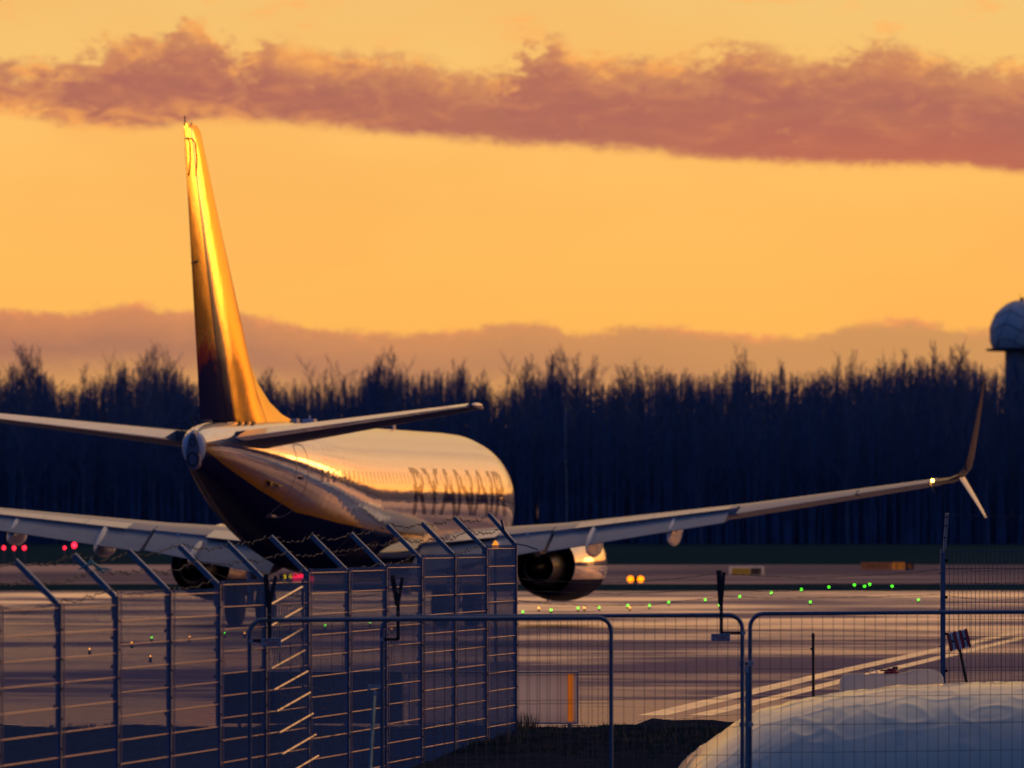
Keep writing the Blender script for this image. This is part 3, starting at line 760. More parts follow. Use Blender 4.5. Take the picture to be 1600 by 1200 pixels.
# passenger windows, starboard and port
mb0 = MB()
for side in (1, -1):
    first = None
    for i in range(48):
        xa = 6.3 + i * 0.508
        if abs(xa - 16.2) < 0.2: continue
        mb = MB(); cpt = fus_z(xa, 3.98, .004, side)
        ring = []
        for k in range(10):
            a = 2 * pi * k / 10; ex = .115 * (abs(cos(a)) ** .6) * (1 if cos(a) > 0 else -1); ez = .165 * (abs(sin(a)) ** .6) * (1 if sin(a) > 0 else -1)
            ring.append(fus_z(xa + ex, 3.98 + ez, .004, side))
        mb.v = [tuple(cpt)] + [tuple(p) for p in ring]
        mb.f = [(0, 1 + (k + 1) % 10, 1 + k) if side > 0 else (0, 1 + k, 1 + (k + 1) % 10) for k in range(10)]
        mb.build('passenger_window', M['glass'], fuselage)
def wrap_text(body, x_aft, x_fwd, z0, z1):
    o = text_mesh(body, 1.0, 'airline_name', M['lettering'], fuselage, bold=0.024)
    bm = bmesh.new(); bm.from_mesh(o.data)
    us = [v.co.x for v in bm.verts]; vs = [v.co.y for v in bm.verts]
    u0, u1, v0, v1 = min(us), max(us), min(vs), max(vs)
    for v in bm.verts:
        v.co.x = (v.co.x - u0) / (u1 - u0) * (x_aft - x_fwd); v.co.y = (v.co.y - v0) / (v1 - v0) * (z1 - z0)
    for i in range(1, 20):
        bmesh.ops.bisect_plane(bm, geom=bm.verts[:] + bm.edges[:] + bm.faces[:], plane_co=(0, i * (z1 - z0) / 20, 0), plane_no=(0, 1, 0))
    for v in bm.verts:
        v.co = fus_z(x_aft - v.co.x, z0 + v.co.y, 0.0022)
    bmesh.ops.remove_doubles(bm, verts=bm.verts[:], dist=.0005)
    bm.to_mesh(o.data); bm.free()
    o.data.polygons.foreach_set('use_smooth', [True] * len(o.data.polygons))
wrap_text('RYANAIR', 19.6, 5.6, 3.02, 4.30)
def outline(xs0, xs1, z0, z1, name, m, par, wd=.035, off=.006, side=1, rc=.18):
    pts = []
    def arc(cx, cz, a0):
        for i in range(5):
            a = a0 + i * pi / 8; pts.append((cx + rc * cos(a), cz + rc * sin(a)))
    arc(xs1 - rc, z1 - rc, 0); arc(xs0 + rc, z1 - rc, pi / 2); arc(xs0 + rc, z0 + rc, pi); arc(xs1 - rc, z0 + rc, 3 * pi / 2)
    dense = []
    for i, p in enumerate(pts):
        q = pts[(i + 1) % len(pts)]; n = max(1, int(math.hypot(q[0] - p[0], q[1] - p[1]) / .12))
        for k in range(n): dense.append((p[0] + (q[0] - p[0]) * k / n, p[1] + (q[1] - p[1]) * k / n))
    mb = MB(); cx, cz = (xs0 + xs1) / 2, (z0 + z1) / 2
    inn = [fus_z(x, z, off, side) for x, z in dense]
    outp = [fus_z(cx + (x - cx) * (1 + wd / (xs1 - xs0) * 2), cz + (z - cz) * (1 + wd / (z1 - z0) * 2), off, side) for x, z in dense]
    n = len(dense); mb.v = [tuple(p) for p in inn + outp]
    mb.f = [(i, (i + 1) % n, n + (i + 1) % n, n + i) for i in range(n)]
    mb.build(name, m, par)
outline(31.3, 32.15, 2.95, 4.75, 'service_door', M['door_line'], fuselage)
outline(4.3, 5.15, 2.75, 4.6, 'service_door', M['door_line'], fuselage)
outline(16.0, 16.5, 3.0, 3.95, 'overwing_exit', M['door_line'], fuselage, .02)
outline(16.95, 17.45, 3.0, 3.95, 'overwing_exit', M['door_line'], fuselage, .02)
outline(9.0, 10.2, 1.75, 2.6, 'cargo_door', M['door_line'], fuselage, .02)
outline(25.0, 26.2, 1.95, 2.75, 'cargo_door', M['door_line'], fuselage, .02)
mb = MB(); mb.box(fus_z(31.9, 2.98, .03), (.05, .7, .06)); mb.build('door_sill', M['door_line'], fuselage)
mb = MB(); mb.box(fus_z(31.72, 3.92, .02), (.03, .26, .10)); mb.build('door_window', M['glass'], fuselage)
mb = MB(); mb.box(fus_z(33.0, 3.72, .03), (.05, .6, .05)); mb.box(fus_z(33.6, 3.78, .02), (.06, .3, .12)); mb.build('outflow_vent', M['dark'], fuselage)
# tail cone: lighter metal end with the two dark openings
mb = MB(); mb.loft([[Vector((p.x * s_, 20 - xa, 4.60 + (p.z - 4.60) * s_)) for p in [fus(38.0, 2 * pi * k / 32) for k in range(32)]] for xa, s_ in ((37.98, .995), (38.08, .93), (38.15, .8), (38.2, .5))])
tailcone = mb.build('tail_cone', M['white'], plane, True)
def egg(k, n=28):
    a = 2 * pi * k / n; z = cos(a); return ((.17 - .065 * z) * sin(a), 4.56 + .50 * z)
mb = MB(); mb.loft([[Vector((.02 + egg(k)[0] * q, 20 - xa, 4.56 + (egg(k)[1] - 4.56) * q)) for k in range(28)] for xa, q in ((37.9, 1.0), (38.2, 1.0), (38.24, .97), (38.25, .85))])
mb.build('exhaust_surround', M['stab_grey'], tailcone, True)
def disc(c, rx, rz, y, name, m, par, n=20):
    mb = MB(); mb.loft([[(c[0] + rx * k2 * cos(2 * pi * k / n), y_, c[1] + rz * k2 * sin(2 * pi * k / n)) for k in range(n)] for y_, k2 in ((y, 1.12), (y - .05, 1.12), (y - .05, .95), (y + .2, .9))], cap=True)
    return mb.build(name, m, par, True)
disc((0.02, 4.33), .125, .155, 20 - 38.22, 'exhaust_outlet', M['dark'], tailcone)
disc((0.02, 4.75), .075, .085, 20 - 38.22, 'cooling_outlet', M['dark'], tailcone)
mb = MB()
mb.sphere((0.02, 20 - 38.24, 4.98), .05); mb.build('tail_light', M['white'], tailcone)
mb = MB()
for k, (xa, th) in enumerate([(37.4, -.5), (37.1, -.35), (36.8, -.2), (37.7, -.8)]):
    a = fus(xa, th); b = fus(xa, th, .22) + Vector((-.05, -.05, 0)); mb = MB(); mb.tube([a, b], .012, 5); mb.build('static_wick', M['dark'], fuselage)
for xa in (34.6, 34.0, 33.4):
    mb = MB(); mb.box(fus(xa, .42, .03), (.05, .28, .07)); mb.build('vortex_tab', M['dark'], fuselage)
mb = MB(); mb.box((0, 20 - 13, 5.52), (.03, .35, .28)); mb.build('antenna', M['white'], fuselage)
mb = MB(); mb.tube([(0, 20 - 24.3, 5.38), (0, 20 - 24.3, 5.62)], .03, 6); mb.build('antenna', M['white'], fuselage)
mb = MB(); mb.sphere((0, 20 - 17.6, 5.42), .13, 12, 8, (1, 1, 1.1)); mb.build('beacon', M['lamp_red'], fuselage)
mb = MB(); mb.box((0.15, 20 - 25, 5.46), (.3, .45, .12)); mb.box((0.0, 20 - 26.2, 5.46), (.2, .35, .1)); mb.build('antenna_fairing', M['white'], fuselage)
# wing-body fairing
mb = MB(); rings = []
for i in range(17):
    t = i / 16; xa = 11.6 + t * 11.2; e = sin(pi * min(1, max(0, t))) ** .45 if 0 < t < 1 else 0.02
    rings.append([((2.08 * e + .02) * sin(a) * (1 if abs(cos(a)) < .99 else 1), 20 - xa, 1.98 + (.78 * e + .01) * cos(a)) for a in [2 * pi * k / 32 for k in range(32)]])
mb.loft(rings); mb.build('belly_fairing', M['navy'], plane, True)

# aerofoil surfaces
def yt(c, t): return 5 * t * (.2969 * sqrt(c) - .126 * c - .3516 * c * c + .2843 * c ** 3 - .1036 * c ** 4)
def foil(c0, c1, t, camber, n=12):
    """closed section between chord fractions, list of (c, h)"""
    cs = [c0 + (c1 - c0) * (0.5 - 0.5 * cos(pi * i / n)) for i in range(n + 1)]
    def cl(c): return camber * (1 - (2 * c - 1) ** 2) - .02 * max(0, c - .6)
    up_ = [(c, cl(c) + yt(c, t) + .0012) for c in cs]; lo_ = [(c, cl(c) - yt(c, t) - .0012) for c in cs]
    return up_[::-1] + lo_
def interp(sts, q):
    for a, b in zip(sts, sts[1:]):
        if a[0] <= q <= b[0] + 1e-6:
            t = (q - a[0]) / (b[0] - a[0]); return [p + (r_ - p) * t for p, r_ in zip(a, b)]
    return list(sts[-1])
# station: span, LE x, chord, z at quarter chord, t/c, incidence(deg)
WS = [(1.0, 12.9, 7.75, 1.98, .14, 2.0), (1.88, 13.55, 7.05, 2.04, .14, 2.0), (5.6, 15.35, 4.55, 2.48, .125, 1.6), (11.0, 18.15, 3.05, 3.12, .115, .6), (16.4, 20.95, 1.70, 3.86, .105, -.6)]
def wpt(sts, side, sp, c, h, defl=0.0, hinge=0.0, drop=(0, 0), camb=1):
    s_ = interp(sts, sp); _, le, ch, z, t, inc = s_
    if defl:
        dc, dh = c - hinge, h; a = radians(defl)
        c = hinge + dc * cos(a) + dh * sin(a) + drop[0]; h = -dc * sin(a) + dh * cos(a) + drop[1]
    x = (c - .25) * ch; zz = h * ch; a = radians(inc)
    return Vector((side * sp, 20 - (le + .25 * ch + x * cos(a) + zz * sin(a)), z - x * sin(a) + zz * cos(a)))
def piece(sts, side, sp0, sp1, c0, c1, name, m, par, camber=.012, defl=0.0, drop=(0, 0), n=8, cn=12):
    mb = MB(); rings = []
    sps = sorted(set([sp0, sp1] + [s_[0] for s_ in sts if sp0 < s_[0] < sp1] + [sp0 + (sp1 - sp0) * i / n for i in range(n + 1)]))
    for sp in sps:
        s_ = interp(sts, sp)
        r_ = [wpt(sts, side, sp, c, h, defl, c0, drop) for c, h in foil(c0, c1, s_[4], camber, cn)]
        rings.append(r_)
    if side > 0: rings = [r_[::-1] for r_ in rings]
    mb.loft(rings); return mb.build(name, m, par, True)
for side in (1, -1):
    wg = piece(WS, side, 1.0, 16.4, 0.0, .70, 'wing', M['grey'], plane, n=14)
    # slightly extended flaps, spoilers, aileron
    piece(WS, side, 1.9, 5.5, .702, 1.0, 'inboard_flap', M['flap'], wg, defl=9, drop=(.02, -.012))
    piece(WS, side, 1.9, 5.5, .59, .745, 'flap_shroud', M['grey'], wg, camber=.016, cn=4)
    piece(WS, side, 5.6, 10.6, .72, 1.03, 'outboard_flap', M['flap'], wg, defl=9, drop=(.025, -.02))
    piece(WS, side, 5.56, 10.8, .59, .775, 'flap_shroud', M['grey'], wg, camber=.016, cn=4)
    piece(WS, side, 10.9, 14.2, .702, 1.0, 'aileron', M['grey'], wg, defl=1.5)
    piece(WS, side, 14.25, 16.4, .702, 1.0, 'wing_trailing_panel', M['grey'], wg)
    for j, (a, b) in enumerate([(2.6, 4.0), (6.2, 7.3), (7.32, 8.4), (8.42, 9.5), (9.52, 10.6)]):
        mb = MB(); rings = []
        for sp in (a, b):
            s_ = interp(WS, sp)
            rings.append([wpt(WS, side, sp, c, yt(c, s_[4]) + .012 * (1 - (2 * c - 1) ** 2) - .02 * max(0, c - .6) + dh) for c, dh in ((.60, .002), (.60, .006), (.79, .006), (.79, .002))])
        mb.loft(rings if side < 0 else [r_[::-1] for r_ in rings]); mb.build('spoiler', M['flap'], wg)
    # flap track fairings
    for sp, L, hh, dz in ((9.05, 2.3, .52, 0), (6.75, 2.7, .58, 0), (4.1, 2.6, .42, 0)):
        s_ = interp(WS, sp); mb = MB(); rings = []
        xe = s_[1] + s_[2] * 1.10; zt = s_[3] - .05
        for i in range(11):
            t = i / 10; e = max(.03, sin(pi * t ** .75) ** .7); xx = xe - L + t * L
            zz = zt - .26 - .26 * t * t
            rings.append([(side * (sp + .17 * e * sin(a) * (1 if cos(a) > -.1 else .55)), 20 - xx, zz + hh * e * .75 * cos(a) * (1.15 if cos(a) > 0 else .9)) for a in [2 * pi * k / 14 for k in range(14)]])
        mb.loft(rings); mb.build('flap_track_fairing', M['white'], wg, True)
    # winglet: blended upper blade and lower blade
    path = [(16.4, 20.95, 1.70, 3.86, 0), (16.75, 21.2, 1.6, 3.92, 14), (17.05, 21.55, 1.48, 4.03, 34), (17.27, 21.95, 1.34, 4.25, 58), (17.40, 22.3, 1.2, 4.6, 76), (17.62, 22.95, .95, 5.4, 79), (17.80, 23.55, .68, 6.1, 80), (17.9, 23.95, .42, 6.52, 81)]
    mb = MB(); rings = []
    for y_, le, ch, z_, ang in path:
        a = radians(ang)
        r_ = []
        for c, h in foil(0, 1, .09, .0, 10):
            r_.append(Vector((side * (y_ - h * ch * sin(a)), 20 - (le + c * ch), z_ + h * ch * cos(a) + (.02 if ang == 0 else 0))))
        rings.append(r_[::-1] if side > 0 else r_)
    mb.loft(rings); wl = mb.build('winglet', M['fin_dark'] if 'fin_dark' in M else M['navy'], wg, True)
    mb = MB(); rings = []
    for y_, le, ch, z_ in ((17.08, 21.9, 1.0, 3.98), (17.35, 22.35, .78, 3.62), (17.7, 22.95, .5, 3.14), (17.85, 23.3, .28, 2.92)):
        a = radians(-56)
        r_ = [Vector((side * (y_ - h * ch * sin(a)), 20 - (le + c * ch), z_ + h * ch * cos(a))) for c, h in foil(0, 1, .10, .0, 8)]
        rings.append(r_[::-1] if side > 0 else r_)
    mb.loft(rings); mb.build('lower_winglet', M['white'], wl, True)
    p = wpt(WS, side, 16.35, 1.0, 0); mb = MB(); mb.sphere(p + Vector((0, -.03, .03)), .045, 8, 6); mb.build('wing_tip_lamp', M['lamp_warm'], wg)
    mb = MB(); mb.tube([p + Vector((-.1 * side, 0, -.02)), p + Vector((0.1 * side, -.3, -.3))], .03, 5); mb.build('static_wick', M['titanium'], wg)
    # engine
    ex = 4.83 * side
    prof = [(12.0, .80), (11.93, .86), (11.9, .93), (11.95, 1.0), (12.2, 1.06), (12.7, 1.10), (13.4, 1.115), (14.2, 1.10), (15.0, 1.02), (15.6, .93), (16.05, .84), (16.05, .815), (15.6, .86), (15.0, .9)]
    zc = 1.64
    def flat(r, a): return zc + r * cos(a) * (1 if cos(a) > 0 else (.90 if r > .95 else .96))
    mb = MB(); mb.loft([[(ex + r * sin(a), 20 - x, flat(r, a)) for a in [2 * pi * k / 48 for k in range(48)]] for x, r in prof], cap=False)
    ng = mb.build('engine_nacelle', M['nacelle'], plane, True)
    mb = MB(); mb.loft([[(ex + r * sin(a), 20 - x, zc + r * cos(a)) for a in [2 * pi * k / 32 for k in range(32)]] for x, r in ((12.0, .80), (12.6, .78), (13.0, .78), (13.0, .05))], cap=False); mb.build('intake_duct', M['grey'], ng, True)
    mb = MB(); mb.loft([[(ex + r * sin(a), 20 - x, zc + r * cos(a)) for a in [2 * pi * k / 32 for k in range(32)]] for x, r in ((15.0, .9), (15.0, .1))], cap=False); mb.build('fan_bulkhead', M['dark'], ng, True)
    mb = MB(); mb.loft([[(ex + r * sin(a), 20 - x, zc - .05 + r * cos(a)) for a in [2 * pi * k / 32 for k in range(32)]] for x, r in ((15.0, .66), (15.9, .62), (16.5, .5), (17.0, .40), (17.0, .385), (16.4, .36))], cap=False)
    cn_ = mb.build('core_nozzle', M['titanium'], ng, True)
    mb = MB(); mb.loft([[(ex + r * sin(a), 20 - x, zc - .05 + r * cos(a)) for a in [2 * pi * k / 24 for k in range(24)]] for x, r in ((16.2, .30), (16.8, .25), (17.2, .16), (17.5, .03))]); mb.build('exhaust_plug', M['dark'], ng, True)
    mb = MB(); rings = []
    for x, wd, z0_, z1_ in ((13.3, .05, 2.6, 2.78), (14.5, .17, 2.35, 2.68), (16.0, .2, 2.0, 2.6), (17.4, .16, 1.95, 2.5), (18.8, .04, 2.3, 2.55)):
        rings.append([(ex - wd, 20 - x, z0_), (ex, 20 - x, z0_ - .08), (ex + wd, 20 - x, z0_), (ex + wd, 20 - x, z1_), (ex - wd, 20 - x, z1_)])
    mb.loft(rings); mb.build('pylon', M['white'], ng, True)
    mb = MB(); mb.tube([(ex - .02, 20 - 15.4, .72), (ex - .02, 20 - 15.7, .62)], .025, 5); mb.build('drain_mast', M['white'], ng)
    # main gear
    mg = MB(); gx = 2.86 * side
    mg.tube([(gx, 20 - 18.6, .55), (gx, 20 - 18.5, 2.3)], [.10, .13], 10); mg.tube([(gx - .5, 20 - 18.6, .55), (gx + .5, 20 - 18.6, .55)], .07, 8)
    mg.tube([(gx, 20 - 18.6, 1.2), (gx - side * .9, 20 - 18.2, 2.1)], .05, 6)
    gear = mg.build('main_gear', M['wheel_hub'], plane, True)
    for dx_ in (-.43, .43):
        mb = MB(); mb.loft([[(gx + dx_ + o_, 20 - 18.6 + r * cos(a), .56 + r * sin(a)) for a in [2 * pi * k / 24 for k in range(24)]] for o_, r in ((-.19, .34), (-.2, .47), (-.14, .55), (.14, .55), (.2, .47), (.19, .34))])
        mb.build('wheel', M['rubber'], gear, True)
    # horizontal stabiliser with elevator
    HS = [(.5, 32.9, 4.35, 4.80, .10, -3.0), (7.15, 37.45, 1.55, 5.62, .09, -3.0)]
    hs = piece(HS, side, .5, 7.15, .035, .69, 'horizontal_stabiliser', M['stab_grey'], plane, camber=0.0, n=6)
    piece(HS, side, .5, 7.15, 0, .034, 'leading_edge', M['bare_metal'], hs, camber=0.0, n=6, cn=5)
    piece(HS, side, .9, 7.0, .695, 1.0, 'elevator', M['white'], hs, camber=0.0, defl=5, n=6)
    mb = MB(); tp = wpt(HS, side, 7.15, .5, 0); mb.sphere(tp, .06, 10, 6, (1, 11, 1)); mb.build('tip_fairing', M['white'], hs, True)
# nose gear
mb = MB(); mb.tube([(0, 20 - 5.0, .4), (0, 20 - 4.9, 1.6)], .07, 8); ngr = mb.build('nose_gear', M['wheel_hub'], plane)
for dx_ in (-.18, .18):
    mb = MB(); mb.loft([[(dx_ + o_, 15 + r * cos(a), .34 + r * sin(a)) for a in [2 * pi * k / 20 for k in range(20)]] for o_, r in ((-.09, .2), (-.08, .32), (.08, .32), (.09, .2))]); mb.build('wheel', M['rubber'], ngr, True)
mb = MB(); 
for s_ in (-1, 1):
    mb.v += [tuple(fus(xa, s_ * th, .006)) for xa, th in ((1.75, .15), (1.75, .75), (2.75, .75), (2.6, .15))]
mb.f = [(0, 1, 2, 3), (7, 6, 5, 4)]; mb.build('cockpit_window', M['glass'], fuselage)

# fin
VS = [  # z, LE x, TE x, t/c
    (5.15, 29.6, 37.0, .090), (6.0, 31.1, 37.24, .095), (6.9, 32.15, 37.5, .10), (7.8, 33.0, 37.76, .10), (10.2, 35.35, 38.43, .10), (12.45, 37.45, 39.07, .10), (12.57, 37.75, 39.05, .06)]
def vfoil(c0, c1, name, m, par, z0=5.15, z1=12.57, t0=0.0):
    mb = MB(); rings = []
    zs = sorted(set([z0, z1] + [v[0] for v in VS if z0 < v[0] < z1] + [z0 + (z1 - z0) * i / 14 for i in range(15)]))
    for z in zs:
        _, le, te, t = interp(VS, z); ch = te - le
        rings.append([Vector((h * ch, 20 - (le + c * ch), z)) for c, h in foil(c0, c1, t, 0, 18)])
    mb.loft(rings); return mb.build(name, m, par, True)
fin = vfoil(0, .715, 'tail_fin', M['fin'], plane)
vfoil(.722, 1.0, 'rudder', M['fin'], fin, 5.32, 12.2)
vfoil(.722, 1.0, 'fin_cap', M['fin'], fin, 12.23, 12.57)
mb = MB(); mb.tube([(.075, 20 - 39.06, 12.2), (.10, 20 - 38.6, 12.2), (.125, 20 - 38.42, 12.1), (.14, 20 - 38.3, 11.7), (.13, 20 - 38.36, 11.3)], .022, 6); mb.build('horn_gap', M['seam'], fin)
mb = MB()   # dorsal fillet
rings = []
for xa, zt, hw in ((26.0, 5.41, .02), (28, 5.62, .09), (29.5, 5.92, .14), (30.8, 6.35, .18), (31.8, 6.85, .2), (32.6, 7.45, .2)):
    rings.append([(-hw - .12, 20 - xa, 5.2), (-hw, 20 - xa, 5.2 + (zt - 5.2) * .6), (-.04, 20 - xa, zt - .02), (.04, 20 - xa, zt - .02), (hw, 20 - xa, 5.2 + (zt - 5.2) * .6), (hw + .12, 20 - xa, 5.2)])
mb.loft(rings[::-1]); mb.build('dorsal_fillet', M['fin'], fin, True)
mb = MB(); mb.tube([(.10, 20 - 38.35, 9.15), (.22, 20 - 38.5, 9.2), (.10, 20 - 38.75, 9.15)], .02, 5); mb.build('rudder_actuator', M['dark'], fin)
mb = MB(); mb.tube([(0, 20 - 39.0, 12.5), (0, 20 - 39.05, 12.75)], .015, 5); mb.tube([(0, 20 - 38.2, 12.5), (0, 20 - 38.3, 12.62)], .015, 5); mb.build('static_wick', M['dark'], fin)
mb = MB(); mb.tube([(.05, 20 - 33.2, 7.75), (.09, 20 - 32.95, 7.76)], .018, 5); mb.build('pitot_probe', M['dark'], fin)

# ------------------------------------------------------------------ airport perimeter fence
FX0, FZ0 = -3.634, 62.0
FX1, FZ1 = 0.037, 88.9
fd = Vector((FX1 - FX0, FZ1 - FZ0, 0)); FL = fd.length; fd.normalize(); fn = Vector((-fd.y, fd.x, 0))   # fn points left, away from the airport road
def fpos(i): return Vector((FX0 + (FX1 - FX0) * i / 11, FZ0 + (FZ1 - FZ0) * i / 11, 0))
tops = {-1: 1.845, 0: 1.845, 1: 1.915, 2: 1.915, 3: 1.985, 4: 1.985, 5: 2.07, 6: 2.075, 7: 2.10, 8: 2.19, 9: 2.19, 10: 2.285}
fence = empty('airport_fence', (FX0, FZ0, 0), 'blue-grey steel mesh security fence with slanted barbed wire arms receding from the left', 'fence')
FO = Vector((FX0, FZ0, 0))
Rf = Matrix.Rotation(math.atan2(fd.y, fd.x), 3, 'Z')
def rodpanel(A, B, ztop, zbot, par, m_rail, m_rod, org, rod_r=.0030, rail_r=.0040, pitch=.05, sag=0.0):
    A = Vector(A); B = Vector(B); d = (B - A).normalized(); nn_ = Vector((-d.y, d.x, 0)); L = (B - A).length
    fr = MB(); fr.box(((A + B) / 2 + Vector((0, 0, (ztop + zbot) / 2))) - org, (.004, .004, .004))
    rods = MB(); n = int(L / pitch)
    for k in range(n + 1):
        p = A + d * (L * k / n)
        rods.tube([Vector((p.x, p.y, zbot)) - org, Vector((p.x, p.y, ztop + .03)) - org], rod_r, 4, cap=False)
    ro = rods.build('mesh_rods', m_rod, par); ro['kind'] = 'stuff'
    z = ztop - .01
    proto = None
    while z > zbot:
        if proto is None:
            rb = MB()
            for s_ in (-1, 1):
                pts = [A + d * (L * t) + nn_ * (.0075 * s_) + Vector((0, 0, -sag * sin(pi * t))) for t in (0, .25, .5, .75, 1)]
                rb.tube([q - org for q in pts], rail_r, 6)
            proto = rb.build('rail', m_rail, ro, True); proto.location = (0, 0, z)
        else:
            c = proto.copy(); col.objects.link(c); c.location = (0, 0, z)
        z -= .2
    return ro
for i in range(-1, 11):
    A = fpos(i) + fd * .04; B = fpos(i + 1) - fd * .04
    zb = gz(A.x, A.y) - .05
    rodpanel(A, B, tops[i], min(zb, .25), fence, M['galv_rail'], M['galv_rod'], FO)
for i in range(-1, 12):
    P_ = fpos(i); zt = max(tops.get(i - 1, 0), tops.get(i, 0)) + (.015 if i < 11 else .02)
    if i in tops and i - 1 in tops: zt = max(tops[i - 1], tops[i]) - (0.03 if tops[i] > tops[i - 1] else 0)
    zt += .02
    zb = min(gz(P_.x, P_.y) - .3, 0)
    mb = MB(); mb.box(Vector((P_.x, P_.y, (zt + zb) / 2)) - FO, (.06, .045, zt - zb), Rf)
    mb.box(Vector((P_.x, P_.y, zt + .002)) - FO, (.066, .05, .006), Rf)
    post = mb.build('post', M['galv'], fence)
    # bracket plate and slanted arm; the arm leans to the left of the line
    mb = MB(); q = P_ - fd * .035 + fn * .012
    mb.box(Vector((q.x, q.y, zt - .09)) - FO, (.006, .042, .2), Rf)
    top = Vector((q.x, q.y, zt)); tip = top + fn * .345 + Vector((0, 0, .345))
    if i == 11: tip = top + fn * .30 + Vector((0, 0, .345))
    ad = (tip - top).normalized(); pr = ad.cross(fd).normalized()
    pts = []
    for w_, s_ in ((-.018, top), (.018, top), (.018, tip), (-.018, tip)): pts.append(s_ + pr * w_)
    v8 = [p - fd * .003 - FO for p in pts] + [p + fd * .003 - FO for p in pts]
    mb.add(v8, [(0, 1, 2, 3), (7, 6, 5, 4), (0, 4, 5, 1), (1, 5, 6, 2), (2, 6, 7, 3), (3, 7, 4, 0)])
    sgn = 1 if pr.z > 0 else -1
    mb.add([p - FO for p in (top + pr * .018 * sgn - fd * .003, tip + pr * .018 * sgn - fd * .003, tip + pr * .018 * sgn + fd * .03, top + pr * .018 * sgn + fd * .03,
            top + pr * .022 * sgn - fd * .003, tip + pr * .022 * sgn - fd * .003, tip + pr * .022 * sgn + fd * .03, top + pr * .022 * sgn + fd * .03)],
           [(0, 1, 2, 3), (7, 6, 5, 4), (0, 4, 5, 1), (1, 5, 6, 2), (2, 6, 7, 3), (3, 7, 4, 0)])
    arm = mb.build('barbed_wire_arm', M['arm'], post)
    mb = MB(); mb.tube([top + pr * .024 * sgn - FO, tip + pr * .024 * sgn - FO], .0085, 8); mb.build('arm_highlight', M['rim'], arm, True)  # added strip that draws the lit top edge of the arm
    if i < 11:
        mb = MB(); e_ = P_ + fd * .06 - fn * .034; mb.tube([Vector((e_.x, e_.y, zb)) - FO, Vector((e_.x, e_.y, tops[i] + .03)) - FO], .0055, 6); mb.build('edge_rod', M['galv_rail'], post, True)  # added rod in lit steel, drawing the post's bright right edge
    mb = MB()
    for dz_ in (-.04, -.15):
        c_ = Vector((q.x, q.y, zt + dz_)) - fd * .006 - FO; mb.tube([c_ + fd * .008, c_ - fd * .004], .008, 6)
    mb.build('bolt', M['dark'], post)['kind'] = 'stuff'
    mb = MB()
    for k in range(9):
        zz = zt - .1 - k * .24; c_ = Vector((P_.x, P_.y, zz)) + fn * (.033) - FO; mb.box(c_, (.03, .02, .03), Rf)
        c_ = Vector((P_.x, P_.y, zz - .1)) - fn * (.028) - FO; mb.box(c_, (.016, .012, .016), Rf)
    mb.build('clip', M['dark'], post)['kind'] = 'stuff'
# second arm and brace at the corner post
cp = fpos(11); zt = 2.31
mb = MB(); mb.tube([cp + Vector((0.0, 0, zt)) - FO, cp + Vector((-.13, -.1, zt + .17)) - FO, cp + Vector((-.16, -.12, zt + .30)) - FO], .018, 4)
mb.tube([cp + Vector((0, 0, zt + .02)) - FO, cp + Vector((.12, .1, zt + .0)) - FO, cp + Vector((.26, .2, zt - .05)) - FO], .009, 5); mb.build('corner_arm', M['galv'], fence)
# barbed wires
def barbed(pts, name, par, org, r=.0022, barb=.012, step=.11, seed=0, jitter=.012):
    rnd = random.Random(seed); mb = MB(); dense = []
    for a, b in zip(pts, pts[1:]):
        a, b = Vector(a), Vector(b); L = (b - a).length; n = max(2, int(L / .12))
        sg = .02 + rnd.random() * .05
        for k in range(n):
            t = k / n; dense.append(a.lerp(b, t) + Vector((0, 0, -sg * 4 * t * (1 - t) + rnd.uniform(-jitter, jitter) * .6)))
    dense.append(Vector(pts[-1]))
    tw = [Vector((0, 0, .003 * sin(i * 1.9))) for i in range(len(dense))]
    mb.tube([p + q - org for p, q in zip(dense, tw)], r, 3, cap=False); mb.tube([p - q - org for p, q in zip(dense, tw)], r, 3, cap=False)
    acc = 0
    for a, b in zip(dense, dense[1:]):
        L = (b - a).length; acc += L
        if acc > step:
            acc = 0
            for s_ in range(2):
                v = Vector((rnd.uniform(-1, 1), rnd.uniform(-1, 1), rnd.uniform(-1, 1))).normalized() * barb
                c_ = b + (b - a) * (.1 * s_) - org
                mb.tube([c_ - v, c_ + v], r * .8, 3, cap=False)
    return mb.build(name, M['wire'], par)
for wi, f_ in enumerate((.95, .52, .04)):
    pts = []
    for i in range(-1, 12):
        P_ = fpos(i); zt = max(tops.get(i - 1, 0), tops.get(i, 0)) + .02
        pts.append(P_ - fd * .035 + fn * (.012 + .345 * f_) + Vector((0, 0, zt + .345 * f_ + .01)))
    barbed(pts, 'barbed_wire', fence, FO, r=.003, barb=.016, step=.10, seed=wi, jitter=.03)
# loose wire ends hanging near the fifth post
mb = MB(); rnd = random.Random(5)
for k in range(5):
    a = at(395 + k * 6, 888 + k * 3, 70.6); b = at(445 + k * 9, 900 + k * 11, 73.0); mid = a.lerp(b, .5) + Vector((0, 0, rnd.uniform(-.12, .05)))
    mb.tube([a - FO, mid - FO, b - FO], .0018, 3)
for k in range(3):
    a = at(438, 1072 + k * 14, 72.0); b = at(515, 1082 + k * 14, 74.0); mid = a.lerp(b, .5) + Vector((0, 0, .05)); mb.tube([a - FO, mid - FO, b - FO], .002, 3)
mb.build('loose_wire', M['wire'], fence)

